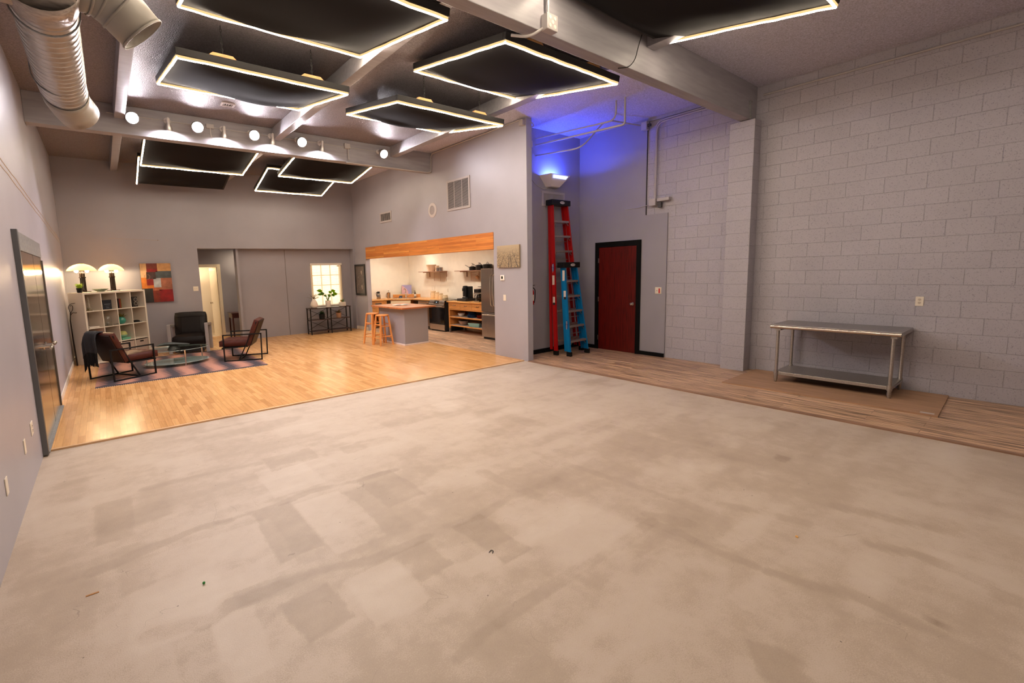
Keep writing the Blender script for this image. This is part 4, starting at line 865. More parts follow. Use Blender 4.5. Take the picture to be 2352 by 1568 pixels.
def sling_chair(label, loc, rz):
    t = thing('lounge_chair', label, 'chair', loc, rz, group='brown leather lounge chairs with black frames')
    hx, hy, q = 0.36, 0.345, 0.024
    for s in (-1, 1):
        y = s * hy
        f = MB().bar((hx, y, 0), (hx, y, 0.565), q).bar((-hx, y, 0), (-hx - 0.015, y, 0.565), q).bar((-hx - 0.027, y, 0.553), (hx + 0.012, y, 0.553), q).bar((-hx, y, 0.012), (hx, y, 0.012), q)
        f.build('side_frame', blk_metal, t, bevel=0.002)
        MB().bar((0.085, y * 0.93, 0.026), (-0.30, y * 0.93, 0.80), 0.022).build('back_support', blk_metal, t, bevel=0.002)
    MB().bar((0.40, -hy + 0.03, 0.275), (0.40, hy - 0.03, 0.275), q).bar((-0.08, -hy + .03, 0.29), (-0.08, hy - .03, 0.29), q).bar((0.40, -hy + .04, 0.28), (-0.08, -hy + .04, 0.295), q).bar((0.40, hy - .04, 0.28), (-0.08, hy - .04, 0.295), q).bar((0.09, -hy, 0.012), (0.09, hy, 0.012), q).bar((-0.20, -hy + .03, 0.59), (-0.20, hy - .03, 0.59), q).build('seat_rail', blk_metal, t, bevel=0.002)
    c = cushion(MB(), (-0.11, -0.318, 0.300), (0.45, 0.318, 0.450), 0.024, 18, (4, 4)).build('seat_cushion', cognac, t, smooth=True)
    bk = cushion(MB(), (-0.28, -0.318, -0.060), (0.28, 0.318, 0.064), 0.022, 18, (4, 4)).build('back_cushion', cognac, t, smooth=True)
    d = Vector((-0.20, 0, 0.50)).normalized()
    zax = Vector((d.z, 0, -d.x)); M_ = Matrix((( d.x, 0, zax.x, 0), (0, -1, 0, 0), (d.z, 0, zax.z, 0), (0, 0, 0, 1)))
    # long axis up the slope, top face towards the sitter
    BM = Matrix.Translation((-0.195, 0, 0.575)) @ M_
    bk.matrix_local = BM
    MB().box((-0.272, -0.31, -0.066), (0.272, 0.31, -0.050)).build('back_panel', mat('dark_leather_back', (0.016, 0.006, 0.005), rough=0.5, spec=0.2), t).matrix_local = BM
    MB().box((-0.05, -0.28, 0.29), (0.38, 0.28, 0.302)).build('seat_webbing', mat('webbing', (0.02, 0.018, 0.017), rough=0.8), t)
    return t
chA = sling_chair('brown leather lounge chair seen from behind, dark throw over its back', (0.15, 10.35, RZ), R_(29))
chB = sling_chair('brown leather lounge chair in profile at the open side of the rug', (2.33, 10.65, RZ), R_(156))
# throw over the first chair's back
def throw():
    m, nt, b = nodes_of('herringbone_throw'); N = nt.nodes.new; L = nt.links.new
    tc = N('ShaderNodeTexCoord'); sp = N('ShaderNodeSeparateXYZ'); L(tc.outputs['Object'], sp.inputs[0])
    def mth(op, a, b_):
        n = N('ShaderNodeMath'); n.operation = op
        for i, v in enumerate((a, b_)):
            if isinstance(v, (int, float)): n.inputs[i].default_value = v
            else: L(v, n.inputs[i])
        return n.outputs[0]
    pp = mth('PINGPONG', sp.outputs['Y'], 0.018); s_ = mth('ADD', sp.outputs['Z'], pp)
    fr = mth('FRACT', mth('MULTIPLY', s_, 55.0), 0); g = mth('GREATER_THAN', fr, 0.72)
    mx = N('ShaderNodeMixRGB'); L(g, mx.inputs[0]); mx.inputs[1].default_value = (0.006, 0.0065, 0.008, 1); mx.inputs[2].default_value = (0.055, 0.055, 0.062, 1)
    L(mx.outputs[0], b.inputs['Base Color']); b.inputs['Roughness'].default_value = 0.95
    t = thing('throw_blanket', 'dark herringbone throw with black fringe over the chair back', 'blanket', chA.location, R_(29))
    path = [(-0.13, 0.62), (-0.185, 0.72), (-0.23, 0.80), (-0.275, 0.855), (-0.335, 0.865), (-0.385, 0.835), (-0.405, 0.76), (-0.405, 0.66), (-0.40, 0.56), (-0.40, 0.50)]
    PV = [Vector((x, 0, z)) for x, z in path]
    def fn(u, v):
        k = v * (len(PV) - 1); i = min(int(k), len(PV) - 2); p = PV[i].lerp(PV[i + 1], k - i)
        y = -0.03 + 0.47 * u
        over = max(0, y - 0.315)                              # spills over the chair's corner
        fold = 0.012 * math.sin(11 * u + 2 * v) + 0.007 * math.sin(23 * u)
        return (p.x - fold * (0.3 + v), y - over * 0.3, p.z - over * 0.9 + 0.004 * math.sin(17 * u))
    o = MB().grid(fn, 26, 30).build('blanket_cloth', m, t, smooth=True); sm = o.modifiers.new('Solid', 'SOLIDIFY'); sm.thickness = 0.024; sm.offset = 0
    fm = mat('black_fringe', (0.006, 0.006, 0.007), rough=0.95)
    f = MB(); rr = random.Random(2)
    for i in range(84):
        u = (i + 0.5) / 84; p = Vector(fn(u, 1.0)); l = 0.24 + rr.uniform(-0.02, 0.01)
        f.tube([p + Vector((rr.uniform(-.006, .006), 0, 0.02)), p + Vector((rr.uniform(-0.01, 0.01), rr.uniform(-.004, .004), -l * 0.5)), p + Vector((rr.uniform(-0.012, 0.012), rr.uniform(-.006, .006), -l))], [0.0075, 0.007, 0.005], 5)
    f.build('fringe', fm, t, smooth=True)
throw()
# dark leather armchair with slab arms
espresso = mat('espresso_leather', lin((17, 10, 8)), rough=0.42, noise=0.25, nscale=6, bump=0.10, bscale=80, spec=0.28)
slab = mat('brushed_grey_slab', lin((168, 162, 160)), rough=0.4, metal=0.35)
t = thing('armchair', 'dark brown leather armchair with grey slab arms against the back wall', 'chair', (1.56, 12.68, RZ), R_(-106))
for s in (-1, 1):
    y = s * 0.385
    a_ = MB().box((0.27, y - 0.036, 0), (0.33, y + 0.036, 0.69)).box((-0.34, y - 0.036, 0), (-0.28, y + 0.036, 0.60)).hexa([(-0.34, y - .036, .58), (0.27, y - .036, .63), (0.27, y + .036, .63), (-0.34, y + .036, .58)], [(-0.34, y - .036, .64), (0.27, y - .036, .69), (0.27, y + .036, .69), (-0.34, y + .036, .64)])
    a_.build('arm_slab', slab, t, bevel=0.008)
cushion(MB(), (-0.30, -0.325, 0.13), (0.34, 0.325, 0.44), 0.05, 16).build('seat', espresso, t, smooth=True)
bk = cushion(MB(), (-0.28, -0.325, -0.09), (0.28, 0.325, 0.09), 0.035, 16).build('backrest', espresso, t, smooth=True)
d = Vector((-0.13, 0, 0.5)).normalized(); z_ = Vector((d.z, 0, -d.x))
BM = bk.matrix_local = Matrix.Translation((-0.20, 0, 0.635)) @ Matrix(((d.x, 0, z_.x, 0), (0, -1, 0, 0), (d.z, 0, z_.z, 0), (0, 0, 0, 1)))
sm_ = MB()
for y in (-0.20, 0.20): sm_.tube([(-0.22, y, 0.091), (0.17, y, 0.0915)], 0.004, 5)
sm_.tube([(0.17, -0.30, 0.0905), (0.17, 0.30, 0.0905)], 0.004, 5)
sm_.build('piping', espresso, t).matrix_local = BM
MB().box((-0.28, -0.30, 0.03), (0.30, 0.30, 0.13)).build('base', mat('chair_base_dark', (0.01, 0.008, 0.008), rough=0.6), t)
# oval glass coffee table
chrome = mat('chrome', (0.72, 0.68, 0.64), rough=0.12, metal=1.0)
tglass = clear_glass('table_glass', (0.88, 0.94, 0.91), 0.3)
fglass = clear_glass('frosted_table_glass', (0.80, 0.88, 0.84), 0.3, milk=0.45, milk_col=(0.42, 0.47, 0.44))
rimg = mat('glass_rim', lin((150, 160, 152)), rough=0.2, metal=0.3)
t = thing('coffee_table', 'oval two tier glass coffee table on chrome legs', 'table', (1.08, 11.03, RZ), R_(4))
for nm, z, a_, b_ in (('tabletop', 0.315, 0.58, 0.40), ('lower_shelf', 0.055, 0.58, 0.40)):
    n = 48
    pl = [(a_ * math.cos(2 * math.pi * k / n), b_ * math.sin(2 * math.pi * k / n)) for k in range(n)]
    g = MB().prism(pl, z, z + 0.010).build(nm, tglass if z > 0.2 else fglass, t, smooth=True)
    MB().tube([(x * 1.0, y * 1.0, z + 0.005) for x, y in pl + pl[:1]], 0.0055, 6, cap=False).build('glass_edge', rimg, g, smooth=True)
for x, y in ((0.07, -0.39), (0.50, 0.20), (-0.52, 0.16)):
    MB().tube([(x, y, 0.0), (x, y, 0.325)], 0.014, 12).lathe([(0.022, 0), (0.022, 0.012), (0.014, 0.016)], 12, c=(x, y, 0)).build('leg', chrome, t, smooth=True)
# boat shaped bowl on the coffee table
cz = RZ + 0.325
m_b = mat('mottled_dark_bowl', lin((58, 62, 60)), rough=0.35, noise=0.6, nscale=90)
t = thing('boat_bowl', 'long dark boat shaped bowl with pale mottled inside on the coffee table', 'bowl', (1.02, 10.92, cz), R_(8))
def boat(u, v):
    x = -0.30 + 0.60 * u; e = math.sin(math.pi * min(max(u, 0.001), 0.999)) ** 0.6
    y = (v - 0.5) * 0.26 * e
    z = 0.045 + 0.05 * (2 * abs(v - 0.5)) ** 2 * e + 0.05 * (2 * u - 1) ** 2 + 0.03 * math.sin(4.5 * u)
    return (x, y, z)
o = MB().grid(boat, 24, 10).build('bowl_shell', m_b, t, smooth=True); q_ = o.modifiers.new('Solid', 'SOLIDIFY'); q_.thickness = 0.016; q_.offset = -1
def lining(u, v):
    p = boat(0.06 + 0.88 * u, 0.12 + 0.76 * v); return (p[0], p[1], p[2] + 0.003)
MB().grid(lining, 22, 8).build('bowl_lining', mat('mottled_pale_bowl', lin((128, 126, 118)), rough=0.45, noise=0.5, nscale=90), t, smooth=True)
MB().lathe([(0.085, 0), (0.075, 0.02), (0.06, 0.055), (0.05, 0.075)], 20, sx=1.4, sy=0.8).build('foot', m_b, t, smooth=True)

# ---- cube bookcase set across the corner
wood_w = mat('white_bookcase', lin((226, 216, 202)), rough=0.45)
shelf_back = mat('bookcase_grey_back', lin((176, 164, 156)), rough=0.6)
SH = R_(40); FLx, FLy = -0.352, 12.29; bh, bwid, bd = 1.52, 1.47, 0.39
bc = thing('bookcase', 'white sixteen cube bookcase set across the back left corner', 'bookcase', (FLx, FLy, FZ), SH)
T, tt = 0.04, 0.018
MB().box((0, 0, 0), (T, bd, bh)).box((bwid - T, 0, 0), (bwid, bd, bh)).box((T, 0, bh - T), (bwid - T, bd, bh)).box((T, 0, 0), (bwid - T, bd, T)).build('carcass', wood_w, bc, bevel=0.002)
cw = (bwid - 2 * T) / 4; chh = (bh - 2 * T) / 4
for i in (1, 2, 3): MB().box((T + cw * i - tt / 2, 0.003, T), (T + cw * i + tt / 2, bd, bh - T)).build('upright', wood_w, bc)
for j in (1, 2, 3): MB().box((T, 0.002, T + chh * j - tt / 2), (bwid - T, bd - 0.004, T + chh * j + tt / 2)).build('shelf', wood_w, bc)
MB().box((T, bd - 0.004, T), (bwid - T, bd, bh - T)).build('back_panel', shelf_back, bc)
def SP(u, v, z=0):
    """a point of the bookcase: u along the front, v into the depth"""
    c, s = math.cos(SH), math.sin(SH)
    return (FLx + u * c - v * s, FLy + u * s + v * c, FZ + z)
def cell(i, j, du=0.5, v=0.18):
    return SP(T + cw * (i + du), v, T + chh * (3 - j) + tt / 2 + 0.0006)
topz = bh
# table lamps
amber = translucent('amber_glass', (0.92, 0.52, 0.16), mixf=0.6)
lbulb = emis('table_bulb', TABLE_COL, TABLE)
bronze = mat('dark_bronze', (0.030, 0.020, 0.015), rough=0.38, metal=0.7)
def table_lamp(label, loc, rz, d=0.25):
    t = thing('table_lamp', label, 'lamp', loc, rz, group='domed table lamps on the bookcase')
    for k in range(4):
        a_ = R_(90 * k + 45); MB().bar((0, 0, 0.016), (0.13 * math.cos(a_), 0.13 * math.sin(a_), 0.010), 0.022, 0.016).build('foot', bronze, t, bevel=0.003)
    for x, y in ((-0.028, -0.028), (0.028, -0.028), (0.028, 0.028), (-0.028, 0.028)):
        MB().bar((x, y, 0.012), (x * 0.9, y * 0.9, 0.40), 0.022).build('post', bronze, t, bevel=0.003)
    MB().box((-0.045, -0.045, 0.30), (0.045, 0.045, 0.325)).box((-0.04, -0.04, 0.02), (0.04, 0.04, 0.05)).build('collar', bronze, t, bevel=0.003)
    MB().tube([(0, 0, 0.40), (0, 0, 0.60)], 0.010, 10).lathe([(0.05, 0.598), (0.05, 0.606), (0.012, 0.612), (0, 0.614)], 16).build('stem', bronze, t, smooth=True)
    MB().lathe([(d, 0.455), (d * 0.93, 0.492), (d * 0.76, 0.535), (d * 0.52, 0.572), (d * 0.28, 0.592), (0.03, 0.600)], 32, cap=False).build('lamp_shade', amber, t, smooth=True)
    for s in (-1, 1):
        MB().tube([(0, 0, 0.455), (s * 0.055, 0, 0.452)], 0.012, 8).build('socket', bronze, t, smooth=True)
        MB().sphere((s * 0.095, 0, 0.448), 0.033, 14, 10).build('bulb', lbulb, t, smooth=True)
table_lamp('domed amber glass lamp beside the grassy pot, nearer the left wall', SP(0.22, 0.22, topz), R_(25))
table_lamp('domed amber glass lamp nearer the abstract painting', SP(0.90, 0.24, topz), R_(25), 0.235)
# little things on top
t = thing('potted_grass', 'small black pot of bright green grass on the bookcase', 'plant', SP(0.065, 0.14, topz))
potb = mat('black_pot', (0.008, 0.008, 0.008), rough=0.5, spec=0.2)
MB().lathe([(0.042, 0), (0.055, 0.095), (0.05, 0.095), (0.045, 0.085), (0, 0.085)], 18).build('pot', potb, t, smooth=True)
g = MB(); rr = random.Random(5)
for i in range(150):
    a_ = rr.uniform(0, 6.28); r0 = rr.uniform(0, 0.04); l = rr.uniform(0.06, 0.12); o_ = rr.uniform(0.02, 0.075)
    p = Vector((r0 * math.cos(a_), r0 * math.sin(a_), 0.085)); q = p + Vector((o_ * 0.5 * math.cos(a_), o_ * 0.5 * math.sin(a_), l * 0.65)); e = p + Vector((o_ * math.cos(a_), o_ * math.sin(a_), l))
    s_ = Vector((-math.sin(a_), math.cos(a_), 0)) * 0.004
    g.add([p - s_, p + s_, q + s_ * .8, q - s_ * .8, e], [(0, 1, 2, 3), (3, 2, 4)])
g.build('grass_blades', mat('grass_green', lin((150, 176, 50)), rough=0.6), t)
t = thing('shallow_bowl', 'shallow speckled green bowl between the two domed lamps', 'bowl', SP(0.53, 0.16, topz))
MB().lathe([(0.06, 0), (0.07, 0.008), (0.14, 0.05), (0.15, 0.06), (0.142, 0.06), (0.07, 0.018), (0, 0.014)], 28).build('bowl_shell', mat('speckled_green', lin((126, 140, 124)), rough=0.4, noise=0.5, nscale=80), t, smooth=True)
# in the cubes (row from the top, column from the left)
m_stone = mat('carved_grey_figurine', lin((150, 140, 126)), rough=0.6, noise=0.4, nscale=40)
t = thing('tower_ornament', 'slim grey tower ornament in the top left cube', 'ornament', cell(0, 0, 0.40, 0.10))
MB().lathe([(0.055, 0), (0.055, 0.02), (0.04, 0.03), (0.03, 0.05)], 4).build('base', mat('ornament_base', lin((120, 108, 84)), rough=0.6), t)
tw = MB()
for k in range(6):
    z = 0.05 + 0.036 * k; r = 0.034 - 0.0035 * k
    tw.lathe([(r * 0.7, z), (r, z + 0.008), (r * 0.72, z + 0.03), (r * 0.6, z + 0.036)], 10)
tw.lathe([(0.01, 0.266), (0.006, 0.29), (0, 0.30)], 8).build('shaft', m_stone, t, smooth=True)
def book(label, loc, rz, w, d, h, col, text_bars=False, group=None, tilt=0):
    t = thing('book', label, 'book', loc, rz, group)
    if tilt: t.rotation_euler = (0, tilt, rz)
    c = mat('cover_%02x%02x%02x' % tuple(int(min(v, 1) * 255) for v in col), col, rough=0.5)
    MB().box((0, 0, 0), (w, 0.003, h)).box((0, d - 0.003, 0), (w, d, h)).box((0, 0.003, 0), (0.004, d - .003, h)).build('cover', c, t)
    MB().box((0.004, 0.003, 0.003), (w - 0.003, d - 0.003, h - 0.003)).build('pages', mat('book_pages', lin((220, 208, 186)), rough=0.8), t)
    return t
t = book('square dark navy book with pale title lines in the top row', cell(1, 0, 0.20, 0.06), SH - R_(4), 0.19, 0.02, 0.205, lin((18, 28, 40)))
pw_ = mat('title_grey', lin((110, 120, 130)), rough=0.6)
bars = MB()
for z, a_, b_ in ((0.115, 0.03, 0.165), (0.105, 0.03, 0.15), (0.072, 0.055, 0.14), (0.04, 0.07, 0.125), (0.025, 0.06, 0.135)):
    bars.box((a_, -0.0006, z), (b_, 0.0, z + 0.005))
bars.build('title_lines', pw_, t)
for k, (c, h) in enumerate(((lin((28, 24, 22)), 0.215), (lin((92, 22, 16)), 0.213), (lin((120, 40, 20)), 0.214), (lin((96, 84, 22)), 0.215))):
    lab = ['black spined book, first of the four upright books', 'dark red spined book in the upright four', 'rust spined book in the upright four', 'olive spined book, last of the four upright books'][k]
    book(lab, cell(2, 0, 0.27 + 0.055 * k, 0.05), SH + R_(86), 0.15, 0.017, h, c, group='upright books in the top row')
t = thing('loudspeaker', 'black two cone desk speaker in the top right cube', 'speaker', cell(3, 0, 0.50, 0.08), SH - R_(8))
MB().box((-0.062, 0, 0), (0.062, 0.12, 0.23)).build('cabinet', mat('speaker_black', (0.012, 0.012, 0.013), rough=0.35), t, bevel=0.006)
for z in (0.075, 0.165):
    M_ = Matrix.Translation((0.012, -0.001, z)) @ Matrix.Rotation(R_(90), 4, 'X')
    MB().lathe([(0.042, 0), (0.042, 0.006), (0.035, 0.006), (0.033, 0.0)], 28).move(M_).build('cone_ring', mat('ring_silver', lin((190, 186, 180)), rough=0.3, metal=0.6), t, smooth=True)
    MB().lathe([(0.033, 0.002), (0.012, -0.006), (0, -0.004)], 24).move(M_).build('cone', mat('cone_dark', (0.03, 0.03, 0.032), rough=0.6), t, smooth=True)
t = thing('paper_stack', 'flat stack of white papers in the second row', 'papers', cell(0, 1, 0.52, 0.09), SH)
MB().box((-0.10, -0.02, 0), (0.12, 0.18, 0.012)).box((-0.095, -0.015, .012), (0.115, 0.175, .018)).build('sheets', mat('paper', lin((226, 216, 204)), rough=0.8), t)
MB().box((-0.145, -0.02, 0), (-0.108, 0.06, 0.014)).build('dark_clip', potb, t)
t = thing('glass_cloche', 'clear glass dome holding a glass trinket in the second row', 'glass dome', cell(1, 1, 0.48, 0.115))
gls = clear_glass('cloche_glass', (0.93, 0.94, 0.92), 0.3)
MB().lathe([(0.085, 0.012), (0.088, 0.14), (0.078, 0.19), (0.05, 0.225), (0.0, 0.238)], 28).build('dome', gls, t, smooth=True)
MB().lathe([(0.10, 0), (0.10, 0.012), (0, 0.012)], 28).build('base', gls, t, smooth=True)
MB().sphere((0.01, -0.01, 0.05), 0.036, 14, 10).build('trinket', mat('trinket_glass', lin((200, 196, 188)), rough=0.08, trans=0.6), t, smooth=True)
t = thing('eyeglasses', 'small dark folded eyeglasses beside the glass dome', 'glasses', cell(1, 1, 0.82, 0.02), SH)
e_ = MB()
for s in (-1, 1): e_.tube([(s * 0.03 + 0.022 * math.cos(2 * math.pi * k / 14), 0.0, 0.02 + 0.016 * math.sin(2 * math.pi * k / 14)) for k in range(15)], 0.0025, 5)
e_.tube([(-0.008, 0, 0.024), (0.008, 0, 0.024)], 0.0025, 5).tube([(0.052, 0, 0.026), (0.05, 0.05, 0.006), (-0.05, 0.055, 0.006)], 0.0025, 5).build('spectacle_frame', potb, t)
t = thing('succulent_vase', 'round teal vase with spiky olive succulent in the second row', 'plant', cell(2, 1, 0.50, 0.13))
teal = mat('teal_glaze', lin((46, 138, 120)), rough=0.18, coat=0.5)
MB().lathe([(0.035, 0), (0.062, 0.015), (0.082, 0.05), (0.086, 0.08), (0.076, 0.12), (0.052, 0.146), (0.045, 0.155), (0.04, 0.15), (0, 0.145)], 26).build('vase', teal, t, smooth=True)
def spikes(n, lmin, lmax, w, rnd, z0, up=0.5, r0=0.02):
    s = MB()
    for i in range(n):
        a_ = rnd.uniform(0, 6.283); el = rnd.uniform(0.15, 1.0) * up + 0.15; l = rnd.uniform(lmin, lmax)
        d = Vector((math.cos(a_) * math.cos(el), math.sin(a_) * math.cos(el), math.sin(el))); sd = Vector((-math.sin(a_), math.cos(a_), 0))
        p = Vector((0, 0, z0)) + d * r0; upv = sd.cross(d)
        m_ = p + d * l * 0.45 + upv * 0.008; e = p + d * l
        s.add([p - sd * w * .6, p + sd * w * .6, m_ + sd * w, m_ - sd * w, e, m_ - upv * 0.006 - d * 0.0], [(0, 1, 2, 3), (3, 2, 4), (0, 5, 1), (1, 5, 2), (3, 5, 0), (2, 5, 4), (4, 5, 3)])
    return s
spikes(34, 0.07, 0.13, 0.011, random.Random(4), 0.14, 1.1).build('succulent_leaves', mat('olive_leaf', lin((112, 96, 30)), rough=0.5), t)
t = thing('peaked_hat', 'flat black peaked hat lying in the second row right cube', 'hat', cell(3, 1, 0.48, 0.10), SH)
MB().lathe([(0.075, 0), (0.07, 0.03), (0.045, 0.045), (0, 0.05)], 18, sx=1.1, sy=0.8).build('crown', potb, t, smooth=True)
MB().prism([(0.05, -0.05), (0.12, -0.045), (0.15, 0.0), (0.12, 0.045), (0.05, 0.05)], 0.004, 0.010).build('brim', potb, t)
t = thing('orange_vase', 'glossy orange egg shaped vase in the third row', 'vase', cell(0, 2, 0.60, 0.13))
MB().lathe([(0.045, 0), (0.085, 0.05), (0.10, 0.11), (0.09, 0.165), (0.055, 0.205), (0.022, 0.22), (0.018, 0.216), (0, 0.21)], 28).build('vase_body', mat('orange_glaze', lin((222, 122, 20)), rough=0.15, coat=0.5), t, smooth=True)
t = thing('brown_owl_ornament', 'dark brown carved bird ornament in the third row', 'ornament', cell(1, 2, 0.44, 0.11), SH)
MB().lathe([(0.035, 0), (0.05, 0.03), (0.052, 0.09), (0.04, 0.13), (0.042, 0.16), (0.03, 0.185), (0, 0.195)], 18).build('body', mat('dark_carved', (0.03, 0.014, 0.009), rough=0.5), t, smooth=True)
MB().lathe([(0.010, 0.175), (0.006, 0.2), (0, 0.215)], 6, c=(0.02, 0, 0)).lathe([(0.010, 0.175), (0.006, 0.2), (0, 0.215)], 6, c=(-0.02, 0, 0)).build('ears', mat('dark_carved', (0.03, 0.014, 0.009), rough=0.5), t)
t = thing('banded_jar', 'round mint and yellow banded jar standing on folded mint cloths', 'jar', tuple(Vector(cell(2, 2, 0.44, 0.12)) + Vector((0, 0, 0.052))))
MB().lathe([(0.05, 0), (0.085, 0.03), (0.09, 0.06)], 24).build('lower_band', mat('mint_glaze', lin((120, 176, 150)), rough=0.3), t, smooth=True)
MB().lathe([(0.09, 0.06), (0.088, 0.09), (0.07, 0.125), (0.04, 0.142), (0, 0.146)], 24).build('upper_band', mat('straw_glaze', lin((176, 178, 110)), rough=0.3, noise=0.2, nscale=60), t, smooth=True)
mint = mat('mint_cloth', lin((120, 186, 156)), rough=0.9)
for k in range(3):
    o = MB().box((-0.10, -0.08, 0), (0.10, 0.10, 0.015)).build('folded_cloth', mint, bevel=0.005, loc=tuple(Vector(cell(2, 2, 0.50, 0.12)) + Vector((0, 0, 0.017 * k))))
    o.rotation_euler = (0, 0, SH); tag(o, ['mint folded cloth under the banded jar, lowest of three', 'mint folded cloth under the banded jar, middle of three', 'mint folded cloth directly under the banded jar'][k], 'cloth', 'folded mint cloths')
boxm = mat('fabric_box', lin((178, 160, 148)), rough=0.85, noise=0.08, nscale=120)
for c_, l in ((3, 'light fabric storage box with dark grip hole in the bottom right cube'), (2, 'light fabric storage box in the bottom row, left of the corner one'), (1, 'light fabric storage box in the bottom row behind the chair back')):
    t = thing('storage_box', l, 'box', SP(T + cw * c_ + tt / 2 + 0.008, 0.012, T + 0.001), SH, group='fabric boxes in the bottom row')
    w_ = cw - tt - 0.016
    MB().box((0, 0, 0), (w_, 0.35, 0.005)).box((0, 0, 0.005), (w_, 0.008, 0.325)).box((0, 0.342, 0.005), (w_, 0.35, 0.325)).box((0, 0.008, .005), (0.008, 0.342, 0.325)).box((w_ - 0.008, 0.008, .005), (w_, 0.342, 0.325)).build('box_body', boxm, t, bevel=0.004)
    MB().box((w_ / 2 - 0.045, -0.002, 0.268), (w_ / 2 + 0.045, 0.001, 0.298)).build('grip_hole', potb, t)
# twig stand in the corner
t = thing('twig_stand', 'thin dark twig like stand in the left corner beside the bookcase', 'stand', (-0.585, 12.46, FZ))
MB().tube([(0, 0, 0), (-0.012, 0.01, 0.5), (-0.02, 0.0, 0.95), (0.0, 0.0, 1.12)], [0.016, 0.013, 0.010, 0.008], 8).build('stem', bronze, t, smooth=True)
for pts in ([(0, 0, 1.10), (0.05, 0, 1.2), (0.04, 0, 1.27), (0.0, 0, 1.25)], [(-0.01, 0, 1.06), (0.04, -0.01, 1.12), (0.09, -0.01, 1.10), (0.12, -0.01, 1.13)], [(0.0, 0, 1.12), (-0.03, 0, 1.24), (0.02, 0.0, 1.30), (0.10, 0.0, 1.31)]):
    MB().tube(rounded([Vector(p) for p in pts], 0.04), 0.006, 6).build('twig', bronze, t, smooth=True)
# ---- abstract painting on the back wall
t = thing('abstract_painting', 'unframed abstract canvas of red, tan, grey and orange blocks', 'painting', (1.06, YB, 1.675))
MB().box((-0.315, -0.035, -0.47), (0.315, -0.004, 0.47)).build('canvas', mat('canvas_edge', lin((96, 60, 44)), rough=0.8), t, bevel=0.003)
cols = [((0, .83, .2, 1), (214, 170, 120)), ((.2, .86, .55, 1), (112, 44, 26)), ((.55, .8, 1, 1), (204, 150, 96)), ((.2, .78, .55, .86), (136, 20, 20)), ((0, .64, .2, .83), (226, 180, 136)), ((.18, .6, .48, .78), (66, 46, 46)), ((.48, .62, 1, .8), (78, 86, 90)),
        ((0, .36, .17, .64), (214, 124, 44)), ((.17, .44, .39, .6), (136, 24, 20)), ((.17, .36, .39, .44), (206, 112, 36)), ((.39, .38, .63, .62), (172, 176, 184)), ((.63, .32, 1, .62), (160, 98, 74)), ((.39, .30, .63, .38), (168, 96, 66)),
        ((0, 0, .34, .36), (42, 40, 38)), ((.34, 0, .55, .30), (128, 44, 22)), ((.55, 0, 1, .32), (140, 10, 16)), ((.34, .30, .39, .36), (150, 80, 56))]
for k, ((a, b, c, d), rgb) in enumerate(cols):
    MB().box((-0.315 + .63 * a, -0.0372, -0.47 + .94 * b), (-0.315 + .63 * c, -0.035, -0.47 + .94 * d)).build('colour_block', mat('paint_%d' % k, tuple(0.78 * v for v in lin(rgb)), rough=0.55, noise=0.28, nscale=9), t)
MB().tube([(-0.315 + .63 * (.2 + .09 * math.cos(2 * math.pi * k / 24)), -0.038, -0.47 + .94 * (.66 + .06 * math.sin(2 * math.pi * k / 24))) for k in range(25)], 0.003, 5).build('drawn_ring', mat('ring_line', lin((150, 110, 96)), rough=0.6), t)
# ---- dark framed print on the partition
t = thing('framed_print', 'tall dark framed grey print between the recess and the kitchen', 'picture', (XP, 13.22, 1.555)); t.rotation_euler = (0, 0, R_(-90))
bf = mat('black_frame', (0.010, 0.009, 0.009), rough=0.35)
MB().box((-0.35, -0.03, -0.475), (-0.29, 0, 0.475)).box((0.29, -0.03, -0.475), (0.35, 0, 0.475)).box((-0.29, -0.03, -0.475), (0.29, 0, -0.415)).box((-0.29, -0.03, 0.415), (0.29, 0, 0.475)).build('frame', bf, t, bevel=0.003)
MB().box((-0.29, -0.012, -0.415), (0.29, 0, 0.415)).build('print', mat('grey_print', lin((104, 94, 90)), rough=0.4, noise=0.25, nscale=6, stretch=(1, 1, 3)), t)
sp2 = MB()
for x, z, s in ((0.10, 0.24, 0.05), (0.11, 0.19, 0.03), (0.10, -0.20, 0.05), (0.11, -0.26, 0.03), (-0.12, 0.08, 0.014), (-0.12, -0.14, 0.014)):
    sp2.lathe([(s, 0), (s * .6, 0.001), (0, 0.0012)], 7, c=(x, -0.012, z), M=Matrix.Rotation(R_(90), 4, 'X'))
sp2.build('pale_marks', mat('print_pale', lin((170, 156, 144)), rough=0.5), t)
# ---- city canvas
t = thing('city_canvas', 'square sepia aerial city canvas on the partition end', 'picture', (XP, 6.61, 2.015)); t.rotation_euler = (0, 0, R_(-90))
m, nt, b = nodes_of('sepia_city'); N = nt.nodes.new; L = nt.links.new
tc = N('ShaderNodeTexCoord'); mp = N('ShaderNodeMapping'); mp.inputs['Scale'].default_value = (75, 1, 58); L(tc.outputs['Object'], mp.inputs[0])
vo = N('ShaderNodeTexVoronoi'); vo.distance = 'CHEBYCHEV'; vo.inputs['Scale'].default_value = 1.0; L(mp.outputs[0], vo.inputs['Vector'])
sx = N('ShaderNodeSeparateXYZ'); L(tc.outputs['Object'], sx.inputs[0])
rg = N('ShaderNodeMapRange'); rg.inputs['From Min'].default_value = 0.0; rg.inputs['From Max'].default_value = 0.2; L(sx.outputs['Z'], rg.inputs['Value'])
rp = N('ShaderNodeValToRGB'); rp.color_ramp.elements[0].color = lin((66, 60, 56)) + (1,); rp.color_ramp.elements[1].color = lin((190, 166, 130)) + (1,); L(vo.outputs['Color'], rp.inputs[0])
